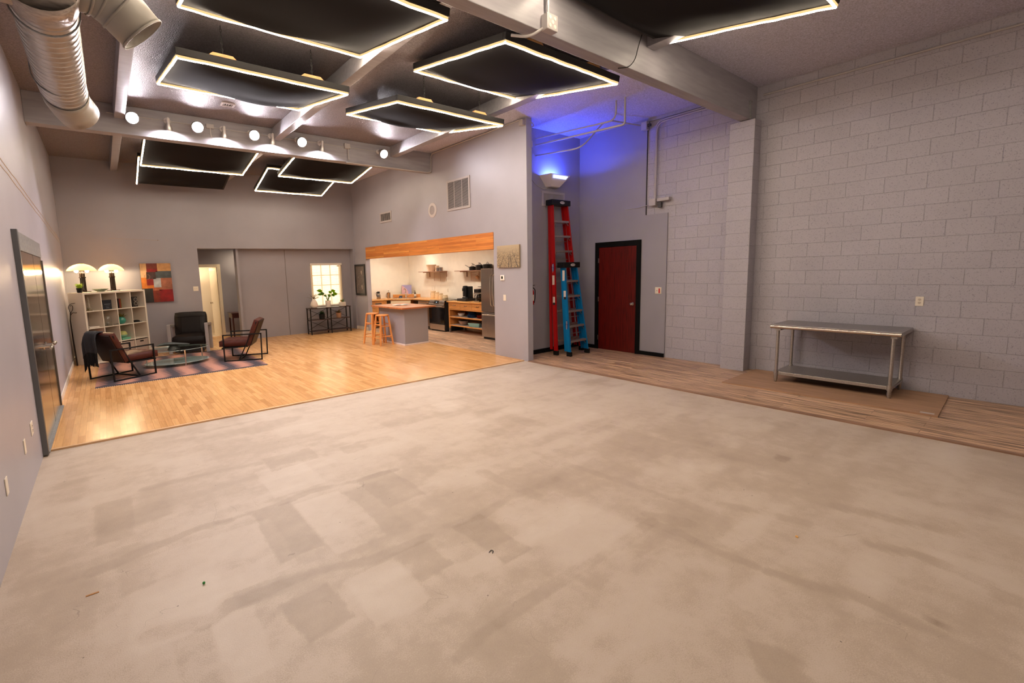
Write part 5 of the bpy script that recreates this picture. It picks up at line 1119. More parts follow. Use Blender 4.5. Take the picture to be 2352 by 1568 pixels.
mx = N('ShaderNodeMixRGB'); mx.inputs[2].default_value = lin((176, 158, 130)) + (1,); L(rg.outputs[0], mx.inputs[0]); L(rp.outputs[0], mx.inputs[1]); L(mx.outputs[0], b.inputs['Base Color']); b.inputs['Roughness'].default_value = 0.5
MB().box((-0.31, -0.035, -0.213), (0.31, -0.002, 0.213)).build('canvas', mat('canvas_side', lin((150, 130, 104)), rough=0.8), t, bevel=0.002)
MB().box((-0.31, -0.0365, -0.213), (0.31, -0.035, 0.213)).build('photo_face', m, t)
st = mat('street_dark', lin((60, 56, 56)), rough=0.6); s3 = MB()
for x0, x1, z1 in ((-0.24, -0.07, 0.06), (0.10, 0.06, 0.10), (0.02, 0.02, 0.04), (0.28, 0.14, 0.07)):
    s3.add([(x0 - .009, -0.0372, -0.21), (x0 + .009, -0.0372, -0.21), (x1 + .002, -0.0372, z1), (x1 - .002, -0.0372, z1)], [(0, 1, 2, 3)])
s3.build('street_lines', st, t)
# ---- console shelf under the window
cs = thing('console_shelf', 'black framed console shelf with dark wood shelves under the window', 'shelf', (5.30, 13.34, FZ))
dkw = mat('dark_walnut', lin((54, 32, 26)), rough=0.42, noise=0.3, nscale=8, stretch=(0.5, 6, 6))
MB().box((-0.64, -0.155, 0.755), (0.64, 0.155, 0.775)).build('tabletop', dkw, cs, bevel=0.003)
for x0, x1 in ((-0.62, -0.02), (0.02, 0.62)):
    MB().box((x0, -0.145, 0.415), (x1, 0.145, 0.433)).build('shelf', dkw, cs, bevel=0.002)
    MB().box((x0, -0.145, 0.085), (x1, 0.145, 0.103)).build('shelf', dkw, cs, bevel=0.002)
for x in (-0.61, -0.0, 0.61):
    for y in (-0.14, 0.14):
        MB().bar((x, y, 0), (x, y, 0.755), 0.026).build('leg', blk_metal, cs, bevel=0.002)
br = MB()
for x0, x1 in ((-0.61, 0.0), (0.0, 0.61)):
    br.bar((x0, 0.14, 0.74), (x1, 0.14, 0.44), 0.010).bar((x0, 0.14, 0.44), (x1, 0.14, 0.74), 0.010)
    br.bar((x0, 0.14, 0.41), (x1, 0.14, 0.11), 0.010).bar((x0, 0.14, 0.11), (x1, 0.14, 0.41), 0.010)
br.build('cross_brace', blk_metal, cs)
ctop = FZ + 0.7755; cmid = FZ + 0.4335
whitec = mat('white_ceramic', lin((226, 214, 202)), rough=0.35)
t = thing('white_vase', 'white teardrop vase of dry brown sprigs at the console end', 'vase', (4.86, 13.33, ctop))
MB().lathe([(0.065, 0), (0.10, 0.04), (0.108, 0.09), (0.09, 0.16), (0.05, 0.235), (0.035, 0.265), (0.03, 0.262), (0, 0.25)], 26).build('vase_body', whitec, t, smooth=True)
g = MB(); rr = random.Random(8)
for i in range(26):
    a_ = rr.uniform(0, 6.28); el = rr.uniform(0.25, 1.3); l = rr.uniform(0.10, 0.24)
    d = Vector((math.cos(a_) * math.cos(el), math.sin(a_) * math.cos(el) * 0.6, math.sin(el)))
    p = Vector((0, 0, 0.25)); g.tube([p, p + d * l * 0.6, p + d * l + Vector((0, 0, -0.015))], [0.004, 0.003, 0.001], 4)
    for k in range(4):
        q = p + d * l * (0.5 + 0.14 * k); s_ = Vector((rr.uniform(-1, 1), rr.uniform(-.5, .5), rr.uniform(-.2, 1))) * 0.025
        w_ = d.cross(s_).normalized() * 0.006
        g.add([q, q + s_ * .5 + w_, q + s_, q + s_ * .5 - w_], [(0, 1, 2, 3)])
g.build('dry_sprigs', mat('dry_brown', lin((120, 92, 62)), rough=0.8), t)
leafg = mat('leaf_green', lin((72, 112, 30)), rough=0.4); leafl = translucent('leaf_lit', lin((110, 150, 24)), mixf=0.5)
t = thing('leafy_plant', 'broad leaved green plant in a white cylinder pot before the window', 'plant', (5.29, 13.34, ctop))
MB().lathe([(0.075, 0), (0.08, 0.19), (0.07, 0.19), (0.068, 0.17), (0, 0.17)], 24).build('pot', whitec, t, smooth=True)
stm = MB(); lvs = []
for (dx, dy, dz, sz, a_) in ((-0.20, 0.0, 0.30, 0.11, 160), (-0.13, 0.02, 0.22, 0.10, 200), (-0.22, -0.02, 0.20, 0.08, 175), (0.16, 0.02, 0.28, 0.10, 20), (0.20, 0.0, 0.20, 0.11, -5), (0.13, -0.03, 0.16, 0.09, -20), (0.02, -0.03, 0.14, 0.08, 60), (-0.06, -0.02, 0.14, 0.07, 130), (0.08, 0.04, 0.24, 0.08, 45)):
    e = Vector((dx, dy, 0.18 + dz)); stm.tube([(0, 0, 0.16), (dx * 0.3, dy * 0.3, 0.18 + dz * 0.65), e], [0.007, 0.005, 0.003], 6)
    an = R_(a_); d = Vector((math.cos(an), 0.25, math.sin(an) * 0.4)).normalized(); s_ = Vector((0.15, -0.75, 0.65)).cross(d).normalized(); n_ = d.cross(s_)
    vs = []; m_ = 9
    for k in range(m_):
        u = k / (m_ - 1); w_ = math.sin(math.pi * u ** 0.75) * 0.62 * sz
        c_ = e + d * sz * 1.5 * (u - 0.25) - n_ * 0.03 * (u - 0.5) ** 2
        vs += [c_ + s_ * w_ + n_ * 0.012, c_, c_ - s_ * w_ + n_ * 0.012]
    lvs.append((vs, [f for k in range(m_ - 1) for f in ((3 * k, 3 * k + 1, 3 * k + 4, 3 * k + 3), (3 * k + 1, 3 * k + 2, 3 * k + 5, 3 * k + 4))]))
stm.build('stem', leafg, t, smooth=True)
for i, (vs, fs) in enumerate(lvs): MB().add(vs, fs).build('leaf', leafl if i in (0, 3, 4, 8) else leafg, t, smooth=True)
t = thing('succulent_planter', 'low square white planter of small succulents on the console', 'plant', (5.73, 13.32, ctop), R_(20))
MB().box((-0.075, -0.075, 0), (0.075, 0.075, 0.12)).build('planter', whitec, t, bevel=0.006)
spikes(22, 0.05, 0.10, 0.010, random.Random(12), 0.115, 1.2).build('succulent_leaves', mat('grey_green_leaf', lin((96, 110, 70)), rough=0.5), t)
MB().tube([(0.04, 0, 0.11), (0.06, 0, 0.18), (0.09, 0, 0.23)], [0.010, 0.009, 0.003], 6).tube([(0.02, 0, 0.11), (0.03, 0, 0.19)], [0.010, 0.004], 6).build('tall_spike', leafg, t, smooth=True)
fl = spikes(14, 0.03, 0.045, 0.010, random.Random(3), 0.13, 1.2); fl.move(Matrix.Translation((-0.05, 0, 0.0))).build('flower', mat('yellow_flower', lin((214, 160, 70)), rough=0.6), t)
t = thing('dark_potted_plant', 'dark green succulent in a black pot on the console middle shelf', 'plant', (5.06, 13.30, cmid))
MB().lathe([(0.078, 0), (0.085, 0.15), (0.075, 0.15), (0.07, 0.135), (0, 0.135)], 22).build('pot', potb, t, smooth=True)
spikes(40, 0.07, 0.13, 0.020, random.Random(9), 0.14, 1.2).build('succulent_leaves', mat('deep_green_leaf', lin((36, 62, 34)), rough=0.5), t)
t = thing('tan_potted_plant', 'brownish succulent in a tan pot on the console middle shelf', 'plant', (5.585, 13.30, cmid))
MB().lathe([(0.068, 0), (0.082, 0.15), (0.073, 0.15), (0.068, 0.135), (0, 0.135)], 22).build('pot', mat('tan_pot', lin((150, 112, 86)), rough=0.7), t, smooth=True)
spikes(30, 0.06, 0.14, 0.013, random.Random(19), 0.14, 1.2).build('succulent_leaves', mat('brown_leaf', lin((96, 74, 34)), rough=0.6), t)
# ---- blind in the window
t = thing('window_blind', 'white slatted blind let down over the window', 'blind', (5.47, YA - 0.03, 1.43))
bl = translucent('blind_slat', lin((250, 240, 222)), mixf=0.62)
MB().box((-0.50, -0.02, 0.60), (0.50, 0.02, 0.665)).build('headrail', white_paint, t, bevel=0.004)
s_ = MB(); ns = 52
for i in range(ns):
    z = 0.585 - i * (1.19 / ns)
    s_.hexa([(-0.485, -0.006, z - 0.0085), (0.485, -0.006, z - 0.0085), (0.485, 0.006, z + 0.0085), (-0.485, 0.006, z + 0.0085)], [(-0.485, -0.0053, z - 0.0080), (0.485, -0.0053, z - 0.0080), (0.485, 0.0067, z + 0.0090), (-0.485, 0.0067, z + 0.0090)])
s_.build('slats', bl, t)
MB().box((-0.485, -0.012, -0.635), (0.485, 0.012, -0.612)).build('bottom_rail', white_paint, t, bevel=0.003)
c_ = MB()
for x in (-0.3, 0.3): c_.tube([(x, -0.010, 0.6), (x, -0.010, -0.62)], 0.0015, 4)
c_.build('ladder_cord', white_paint, t)
MB().box((0.33, -0.0215, 0.565), (0.40, -0.0205, 0.585)).build('maker_tag', mat('tag_brown', lin((150, 100, 60)), rough=0.6), t)
# ---- side table in the passage
t = thing('side_table', 'small dark red wooden side table half hidden in the passage', 'table', (2.98, 14.55, FZ))
mh = mat('mahogany', lin((64, 24, 18)), rough=0.35, noise=0.3, nscale=8, stretch=(1, 1, 0.3))
MB().box((-0.17, -0.26, 0.70), (0.26, 0.26, 0.725)).build('tabletop', mh, t, bevel=0.004)
MB().box((-0.15, -0.24, 0.58), (0.24, 0.24, 0.70)).build('apron', mh, t)
for x in (-0.13, 0.22):
    for y in (-0.22, 0.22): MB().bar((x, y, 0), (x, y, 0.58), 0.04).build('leg', mh, t, bevel=0.003)
# ---- hall lights
def can_light(name, label, loc, r, m, group=None):
    t = thing(name, label, 'light', loc, group=group)
    MB().lathe([(r + 0.03, -0.004), (r + 0.03, 0.0), (r, 0.0), (r, -0.006)], 24, cap=False).build('trim_ring', white_paint, t, smooth=True)
    MB().lathe([(r, -0.003), (0, -0.003)], 24).build('lens', m, t)
hall_l = emis('hall_lens', HALL_COL, HALL)
can_light('passage_light', 'round ceiling light in the passage', (3.45, 14.65, 2.6), 0.12, hall_l)
can_light('closet_light', 'round ceiling light in the bright room beyond the passage', (2.3, 15.8, 2.4), 0.10, emis('closet_lens', HALL_COL, HALL * 1.6))

# ================================================================ KITCHEN
KZ = 0.0125
birch = mat('birch_wood', lin((206, 142, 78)), rough=0.4, noise=0.14, nscale=5, stretch=(4, 1, 6))
birch_v = mat('birch_upright', lin((204, 138, 74)), rough=0.4, noise=0.14, nscale=5, stretch=(5, 5, 0.7))
butcher = planks('butcher_block', [lin((206, 146, 84)), lin((222, 166, 100)), lin((196, 134, 74))], 0.6, 0.045, 'YX', rough=0.3, grain=0.12, gap=lin((150, 96, 50)), mortar=0.0006, gscale=14)
stainless = brushed('stainless_steel', (0.52, 0.47, 0.43), 0.27, (1, 0.4, 12))
stainless_v = brushed('stainless_upright', (0.46, 0.42, 0.39), 0.26, (14, 14, 0.4))
blackglass = mat('black_glass', (0.006, 0.005, 0.005), rough=0.08)
black_pl = mat('black_plastic', (0.007, 0.007, 0.0075), rough=0.38, spec=0.3)
dark_in = mat('appliance_dark', (0.015, 0.014, 0.014), rough=0.5)
shelfgrey = mat('shelf_top_grey', lin((176, 168, 160)), rough=0.5)
# ---- open drawer unit left of the fridge
u = thing('drawer_unit', 'birch kitchen unit with three drawers and two open shelves beside the fridge', 'cabinet', (7.74, 9.0, KZ))
uw, ud, uh = 1.60, 0.60, 0.865
for y in (0.0, uw - 0.045):
    MB().box((0, y, 0.13), (0.045, y + 0.045, uh)).box((ud - 0.045, y, 0.13), (ud, y + 0.045, uh)).box((0.045, y + 0.012, 0.20), (ud - 0.045, y + 0.032, uh)).build('side_frame', birch_v, u, bevel=0.003)
    for x in (0, ud - 0.045): MB().box((x, y, 0), (x + 0.045, y + 0.045, 0.13)).build('leg', mat('steel_foot', (0.24, 0.21, 0.19), rough=0.4, metal=0.7), u, bevel=0.002)
MB().box((0.0, 0.045, 0.655), (ud, uw - 0.045, 0.68)).build('drawer_rail', birch, u, bevel=0.002)
MB().box((ud - 0.01, 0.045, 0.2), (ud, uw - 0.045, 0.655)).build('back_panel', mat('unit_back', lin((110, 84, 60)), rough=0.7), u)
for z, nm in ((0.195, 0), (0.435, 1)):
    sh = MB().box((0.0, 0.045, z), (ud - 0.01, uw - 0.045, z + 0.028)).build('shelf', birch, u, bevel=0.002)
    MB().box((0.03, 0.05, z + 0.028), (ud - 0.012, uw - 0.05, z + 0.030)).build('shelf_liner', shelfgrey, sh)
def pull(par, x, y, z, w=0.10):
    MB().tube(rounded([(x, y - w / 2, z + 0.01), (x - 0.028, y - w / 2 + 0.01, z), (x - 0.03, y, z - 0.004), (x - 0.028, y + w / 2 - 0.01, z), (x, y + w / 2, z + 0.01)], 0.02), 0.006, 8).build('drawer_pull', mat('dark_pull', (0.10, 0.08, 0.065), rough=0.35, metal=0.8), par, smooth=True)
dw_ = (uw - 0.09) / 3
for k in range(3):
    y0 = 0.045 + dw_ * k
    dr = MB().box((-0.003, y0 + 0.004, 0.684), (0.018, y0 + dw_ - 0.004, uh - 0.006)).build('drawer', birch, u, bevel=0.003)
    pull(dr, -0.003, y0 + dw_ / 2, 0.78)
o = MB().box((7.70, 8.97, KZ + 0.866), (8.358, 10.64, KZ + 0.898)).build('worktop', butcher, bevel=0.004)
tag(o, 'butcher block worktop carrying the coffee machines', 'worktop')
WT = KZ + 0.8985
# dishes on the shelves
def bowl(name, label, loc, r, h, col, cat='bowl', thick=0.006, group=None, lip=1.0):
    t = MB().lathe([(r * 0.45, 0), (r * 0.55, 0.004), (r * 0.82, h * 0.4), (r, h), (r - thick, h), (r * 0.80 - thick, h * 0.42), (r * 0.45, thick), (0, thick)], 26).build(name, col, smooth=True, loc=loc)
    return tag(t, label, cat, group)
s1 = KZ + 0.2255; s2 = KZ + 0.4655
bowl('white_bowl', 'white bowl on the upper open shelf of the drawer unit', (7.95, 10.28, s2), 0.105, 0.085, whitec)
dk = mat('dark_dish', (0.012, 0.012, 0.014), rough=0.3)
bowl('dark_dish', 'low black dish behind the white bowl on the upper shelf', (8.05, 9.98, s2), 0.10, 0.045, dk)
blue_p = mat('blue_glaze', lin((34, 74, 118)), rough=0.2)
def plate_disc(name, label, loc, r, m, group):
    t = MB().lathe([(r * 0.6, 0), (r * 0.65, 0.003), (r, 0.016), (r, 0.019), (r * 0.66, 0.007), (0, 0.007)], 30).build(name, m, smooth=True, loc=loc)
    return tag(t, label, 'plate', group)
nums = ['lowest', 'second lowest', 'middle', 'fourth', 'top']
for k in range(5): plate_disc('blue_plate', 'blue plate in the stack on the upper shelf, %s of five' % nums[k], (7.90, 9.73, s2 + 0.0155 * k), 0.135, blue_p, 'blue plates')
for k in range(3): bowl('dark_blue_bowl', 'dark blue bowl nested on the blue plates, %s of three' % ('lowest', 'middle', 'topmost')[k], (7.90, 9.73, s2 + 0.080 + 0.016 * k), 0.115, 0.042, mat('navy_glaze', lin((24, 40, 62)), rough=0.25), group='dark blue bowls')
red_p = mat('rust_glaze', lin((150, 44, 20)), rough=0.25)
for k in range(4): plate_disc('rust_plate', 'rust red plate beside the fridge on the upper shelf, %s of four' % ('lowest', 'second', 'third', 'topmost')[k], (7.92, 9.36, s2 + 0.0175 * k), 0.13, red_p, 'rust red plates')
bowl('mixing_bowl', 'large grey brown mixing bowl on the lower open shelf', (7.92, 10.14, s1), 0.15, 0.125, mat('taupe_glaze', lin((140, 116, 102)), rough=0.3))
bowl('green_rimmed_bowl', 'dark green bowl resting inside the large mixing bowl', (7.92, 10.14, s1 + 0.050), 0.115, 0.082, mat('dark_green_glaze', lin((40, 56, 36)), rough=0.3))
tealb = mat('pale_teal_glaze', lin((130, 172, 164)), rough=0.2)
t = thing('baking_dish', 'pale teal rectangular baking dish with handles on the lower shelf', 'baking dish', (7.90, 9.58, s1), R_(18))
def dish(mb, w, d, h, z):
    a, b = 0.82, 1.0
    mb.hexa([(-w * a, -d * a, z), (w * a, -d * a, z), (w * a, d * a, z), (-w * a, d * a, z)], [(-w, -d, z + h), (w, -d, z + h), (w, d, z + h), (-w, d, z + h)])
    return mb
o_ = dish(MB(), 0.13, 0.19, 0.105, 0).build('dish_body', tealb, t, bevel=0.012, seg=3)
MB().box((-0.115, -0.175, 0.1052), (0.115, 0.175, 0.1062)).build('dish_inside', mat('dish_inside', lin((120, 90, 60)), rough=0.5), t)
for s in (-1, 1): MB().box((-0.05, s * 0.19 - 0.012, 0.075), (0.05, s * 0.19 + 0.02, 0.095)).build('handle', tealb, t, bevel=0.008)
bowl('navy_bowl', 'deep navy bowl beside the fridge on the lower shelf', (7.92, 9.24, s1), 0.12, 0.10, mat('navy_glaze', lin((24, 40, 62)), rough=0.25))
bowl('small_white_bowl', 'small white bowl set in the navy bowl beside the fridge', (7.92, 9.24, s1 + 0.055), 0.075, 0.075, whitec)
# ---- range
rg = thing('range_cooker', 'stainless and black electric range with front knobs', 'oven', (7.66, 11.09, KZ))
MB().box((0.03, -0.38, 0.03), (0.69, 0.38, 0.895)).build('oven_body', dark_in, rg)
MB().box((0.0, -0.375, 0.215), (0.03, 0.375, 0.70)).build('oven_door', blackglass, rg, bevel=0.004)
hd = MB().box((-0.002, -0.375, 0.70), (0.03, 0.375, 0.775)).build('door_top', stainless, rg, bevel=0.003)
MB().tube([(-0.03, -0.33, 0.735), (-0.03, 0.33, 0.735)], 0.016, 12).tube([(-0.03, -0.31, 0.735), (0.0, -0.31, 0.735)], 0.010, 8).tube([(-0.03, 0.31, 0.735), (0.0, 0.31, 0.735)], 0.010, 8).build('oven_handle', stainless, hd, smooth=True)
MB().box((0.0, -0.375, 0.04), (0.03, 0.375, 0.205)).build('warming_drawer', stainless, rg, bevel=0.004)
cp = MB().hexa([(-0.01, -0.38, 0.785), (0.06, -0.38, 0.785), (0.06, 0.38, 0.785), (-0.01, 0.38, 0.785)], [(0.035, -0.38, 0.905), (0.06, -0.38, 0.905), (0.06, 0.38, 0.905), (0.035, 0.38, 0.905)]).build('control_panel', stainless, rg)
tilt = math.atan2(0.045, 0.12)
Mp = Matrix.Translation((0.012, 0, 0.845)) @ Matrix.Rotation(tilt, 4, 'Y') @ Matrix.Rotation(R_(-90), 4, 'Y')
for y in (-0.31, -0.235, -0.16, 0.16, 0.235, 0.31):
    MB().lathe([(0.028, 0), (0.026, 0.022), (0.022, 0.026), (0, 0.026)], 18, c=(0, 0, 0)).move(Matrix.Translation((0.0, y, 0)) @ Mp).build('knob', mat('knob_dark_steel', (0.20, 0.17, 0.15), rough=0.3, metal=0.9), cp, smooth=True)
MB().box((-0.045, -0.12, 0.0), (0.045, 0.12, 0.004)).move(Mp).build('display', black_pl, cp)
MB().box((-0.006, -0.012, 0.004), (0.010, 0.012, 0.005)).move(Mp).build('clock_digits', emis('clock_blue', (0.5, 0.75, 1.0), 4.0), cp)
MB().box((0.06, -0.38, 0.895), (0.69, 0.38, 0.905)).build('cooktop', blackglass, rg, bevel=0.002)
MB().box((0.05, -0.36, 0), (0.6, 0.36, 0.03)).build('plinth', dark_in, rg)
# ---- dishwasher
dwm = thing('dishwasher', 'narrow stainless dishwasher between the range and the corner sink', 'dishwasher', (7.70, 11.84, KZ))
MB().box((0.02, -0.30, 0.03), (0.6, 0.30, 0.86)).build('dishwasher_body', dark_in, dwm)
MB().box((0, -0.295, 0.10), (0.02, 0.295, 0.845)).build('dishwasher_door', stainless_v, dwm, bevel=0.004)
MB().tube([(-0.03, -0.24, 0.77), (-0.03, 0.24, 0.77)], 0.013, 10).tube([(-0.03, -0.22, 0.77), (0, -0.22, 0.77)], 0.008, 8).tube([(-0.03, 0.22, 0.77), (0, 0.22, 0.77)], 0.008, 8).build('dishwasher_handle', stainless, dwm, smooth=True)
MB().box((0.03, -0.28, 0), (0.55, 0.28, 0.03)).build('plinth', dark_in, dwm)
# ---- corner worktop, sink and cabinets
poly = [(7.70, 11.50), (8.358, 11.50), (8.358, 13.698), (6.467, 13.698), (6.467, 13.02), (7.14, 13.02), (7.70, 12.44)]
o = MB().prism(poly, KZ + 0.866, KZ + 0.898).build('worktop', butcher, bevel=0.004); tag(o, 'butcher block worktop turning the corner round the sink', 'worktop')
lc = thing('drawer_unit', 'birch drawer unit at the left end of the corner worktop', 'cabinet', (6.50, 13.06, KZ))
for x in (0, 0.565): MB().box((x, 0, 0.13), (x + 0.045, 0.045, 0.865)).box((x, 0.555, 0.13), (x + 0.045, 0.60, 0.865)).box((x + 0.012, 0.045, 0.2), (x + 0.032, 0.555, 0.865)).build('side_frame', birch_v, lc, bevel=0.003)
for x in (0, 0.565):
    for y in (0, 0.555): MB().box((x, y, 0), (x + 0.045, y + 0.045, 0.13)).build('leg', mat('steel_foot', (0.24, 0.21, 0.19), rough=0.4, metal=0.7), lc, bevel=0.002)
dr = MB().box((0.05, -0.002, 0.64), (0.56, 0.018, 0.855)).build('drawer', birch, lc, bevel=0.003)
MB().box((0.20, -0.016, 0.755), (0.42, -0.001, 0.80)).build('drawer_pull', stainless, dr, bevel=0.004)
dr = MB().box((0.05, -0.002, 0.52), (0.56, 0.018, 0.632)).build('drawer', birch, lc, bevel=0.003)
MB().box((0.045, 0.01, 0.50), (0.565, 0.59, 0.52)).box((0.045, 0.01, 0.18), (0.565, 0.59, 0.20)).build('shelf', birch, lc, bevel=0.002)
MB().box((0.045, 0.585, 0.2), (0.565, 0.595, 0.5)).build('back_panel', dark_in, lc)
sk = thing('sink_cabinet', 'cream fronted corner sink cabinet set at a slant', 'cabinet', (7.42, 12.73, KZ), R_(-46))
MB().box((-0.33, 0.03, 0.02), (0.33, 0.40, 0.86)).build('cabinet_body', birch_v, sk)
MB().box((-0.325, 0.01, 0.10), (0.325, 0.03, 0.845)).build('door', mat('cream_front', lin((228, 210, 180)), rough=0.4), sk, bevel=0.003)
sn = thing('kitchen_sink', 'stainless sink let into the corner worktop', 'sink', (7.78, 13.08, WT), R_(-46))
for a_, b_ in (((-0.40, -0.23, 0), (0.40, -0.19, 0.006)), ((-0.40, 0.14, 0), (0.40, 0.24, 0.006)), ((-0.40, -0.19, 0), (-0.36, 0.14, 0.006)), ((0.36, -0.19, 0), (0.40, 0.14, 0.006)), ((-0.36, -0.19, -0.0), (0.36, 0.14, 0.001))):
    MB().box(a_, b_).build('sink_rim' if b_[2] > 0.002 else 'basin', stainless, sn, bevel=0.002)
fa = thing('kitchen_faucet', 'tall steel faucet at the corner sink', 'faucet', (7.93, 13.22, WT + 0.006), R_(-46))
MB().lathe([(0.028, 0), (0.028, 0.01), (0.022, 0.02), (0.020, 0.11), (0.016, 0.13)], 16).tube(rounded([(0, 0, 0.12), (-0.012, 0.0, 0.26), (-0.03, -0.06, 0.31), (-0.035, -0.13, 0.285)], 0.06), [0.014] * 14, 10).build('spout', nickel, fa, smooth=True)
MB().tube([(0.02, 0, 0.06), (0.07, 0, 0.07), (0.10, -0.01, 0.085)], [0.012, 0.010, 0.007], 8).build('lever', nickel, fa, smooth=True)
bs = thing('backsplash_board', 'birch backsplash board across the corner behind the sink', 'board', (8.02, 13.34, WT), R_(-46))
MB().box((-0.47, 0, 0), (0.47, 0.022, 0.105)).build('board', birch, bs, bevel=0.003)
MB().prism([(-0.45, 0.022), (0.45, 0.022), (0.02, 0.44)], 0.085, 0.105).build('corner_ledge', mat('ledge_cream', lin((232, 220, 196)), rough=0.5), bs)
pc = thing('mountain_picture', 'small unframed picture of a pink mountain against violet sky behind the faucet', 'picture', (8.08, 13.42, WT + 0.109), R_(-46)); pc.rotation_euler = (R_(-7), 0, R_(-42))
MB().box((-0.165, 0, 0), (0.165, 0.02, 0.30)).build('panel', mat('violet_sky', lin((150, 140, 176)), rough=0.4, noise=0.05, nscale=3), pc, bevel=0.002)
MB().extrude([(-0.165, -0.0012, 0.0), (0.06, -0.0012, 0.0), (0.045, -0.0012, 0.09), (0.0, -0.0012, 0.165), (-0.06, -0.0012, 0.215), (-0.12, -0.0012, 0.26), (-0.165, -0.0012, 0.285)], (0, 0.0015, 0)).build('mountain', mat('pink_rock', lin((196, 152, 154)), rough=0.5, noise=0.15, nscale=14), pc)
so = thing('soap_bottle', 'brown pump soap bottle with pale label at the sink', 'bottle', (8.19, 13.07, WT + 0.0))
MB().lathe([(0.036, 0), (0.038, 0.01), (0.038, 0.12), (0.03, 0.145), (0.013, 0.155), (0.013, 0.17)], 20).build('bottle_body', mat('brown_glass', (0.05, 0.018, 0.008), rough=0.12), so, smooth=True)
MB().lathe([(0.0385, 0.03), (0.0385, 0.115)], 20, cap=False).build('label', mat('label_pale', lin((226, 208, 188)), rough=0.7), so, smooth=True)
MB().lathe([(0.016, 0.165), (0.016, 0.185), (0.006, 0.19), (0.006, 0.215), (0.010, 0.22), (0.010, 0.228), (0, 0.23)], 12).tube([(0, 0, 0.222), (-0.045, 0, 0.216)], 0.005, 6).build('pump', black_pl, so, smooth=True)
sg = thing('sponge_holder', 'dark blue sponge rest at the left of the sink', 'sponge', (7.86, 13.46, WT), R_(-46))
MB().hexa([(-0.055, -0.03, 0), (0.055, -0.03, 0), (0.055, 0.03, 0), (-0.055, 0.03, 0)], [(-0.04, -0.025, 0.055), (0.055, -0.025, 0.055), (0.055, 0.025, 0.055), (-0.04, 0.025, 0.055)]).build('sponge_body', mat('slate_blue', lin((54, 70, 96)), rough=0.7), sg, bevel=0.005)
th = thing('thermal_carafe', 'black and steel thermal carafe near the left end of the worktop', 'carafe', (7.02, 13.42, WT), R_(200))
MB().lathe([(0.062, 0), (0.064, 0.01), (0.064, 0.13), (0.055, 0.165), (0.045, 0.18)], 22).build('carafe_body', mat('polished_steel', (0.42, 0.36, 0.32), rough=0.18, metal=1.0), th, smooth=True)
MB().lathe([(0.047, 0.178), (0.05, 0.20), (0.046, 0.235), (0.03, 0.245), (0, 0.247)], 20).tube([(-0.03, 0, 0.225), (-0.065, 0, 0.235)], [0.016, 0.008], 8).tube(rounded([(0.04, 0, 0.22), (0.085, 0, 0.225), (0.10, 0, 0.19), (0.10, 0, 0.12), (0.06, 0, 0.09)], 0.03), 0.010, 8).build('carafe_lid', black_pl, th, smooth=True)
fp = thing('french_press', 'steel french press on the worktop left of the sink', 'coffee press', (7.40, 13.44, WT), R_(190))
MB().lathe([(0.055, 0), (0.057, 0.01), (0.057, 0.17), (0.06, 0.178), (0.058, 0.192), (0.02, 0.205), (0.004, 0.207), (0.004, 0.24), (0.013, 0.245), (0.012, 0.258), (0, 0.262)], 22).build('press_body', mat('warm_steel', (0.45, 0.36, 0.29), rough=0.25, metal=1.0), fp, smooth=True)
MB().tube(rounded([(0.055, 0, 0.155), (0.09, 0, 0.16), (0.095, 0, 0.09), (0.095, 0, 0.04), (0.055, 0, 0.035)], 0.02), 0.008, 8).build('handle', mat('warm_steel', (0.45, 0.36, 0.29), rough=0.25, metal=1.0), fp, smooth=True)
canm = mat('cream_jar', lin((232, 206, 166)), rough=0.25, coat=0.3); canl = mat('jar_lid', lin((214, 190, 154)), rough=0.4)
for k, (y, r, h) in enumerate(((12.02, 0.085, 0.225), (11.81, 0.075, 0.195), (11.60, 0.072, 0.165), (11.385, 0.085, 0.11))):
    t = thing('canister', ['tallest cream canister behind the range, left end of the row', 'second tallest cream canister in the row behind the range', 'third cream canister in the row behind the range', 'squat cream canister at the right end of the row behind the range'][k], 'jar', (8.20, y, WT + (0.0075 if k == 3 else 0)), group='cream canisters')
    hb = h * 0.78
    MB().lathe([(r * 0.95, 0), (r, 0.01), (r, hb * 0.85), (r * 0.92, hb)], 22).build('jar_body', canm, t, smooth=True)
    MB().lathe([(r * 0.90, hb), (r * 0.92, hb + 0.01), (r * 0.92, h), (0, h)], 22).build('jar_lid', canl, t, smooth=True)
    MB().tube([(-r, 0, hb * 0.6), (-r - 0.008, 0, hb * 0.9), (-r * 0.9, 0, hb + 0.02)], 0.003, 5).build('clip', nickel, t, smooth=True)
# ---- coffee corner
gd = tag(MB().box((7.98, 10.365, 0), (8.10, 10.635, 0.02)).build('griddle_plate', black_pl, bevel=0.004, loc=(0.0, 0, WT)), 'flat black plate lying from the range to the pod machine', 'griddle')
cm = thing('pod_coffee_machine', 'tall black pod coffee machine standing on a drawer stand', 'coffee machine', (8.06, 10.15, WT + 0.071))
MB().box((-0.06, -0.12, 0.0), (0.14, 0.14, 0.03)).box((0.02, -0.11, 0.03), (0.14, 0.11, 0.33)).build('machine_body', black_pl, cm, bevel=0.012, seg=3)
MB().lathe([(0.075, 0.05), (0.075, 0.31), (0.06, 0.345), (0, 0.352)], 22, c=(0.0, 0.06, 0)).box((-0.09, 0.02, 0.20), (0.0, 0.09, 0.28)).build('brew_head', black_pl, cm, smooth=True)
MB().lathe([(0.012, -0.02), (0.012, 0.02)], 10, c=(-0.085, 0.055, 0.19)).build('spout', nickel, cm, smooth=True)
cs2 = thing('pod_organizer', 'black pod storage drawer under the coffee machine', 'drawer stand', (8.04, 10.15, WT))
MB().box((-0.18, -0.20, 0), (0.17, 0.20, 0.07)).build('drawer_body', dark_in, cs2, bevel=0.004)
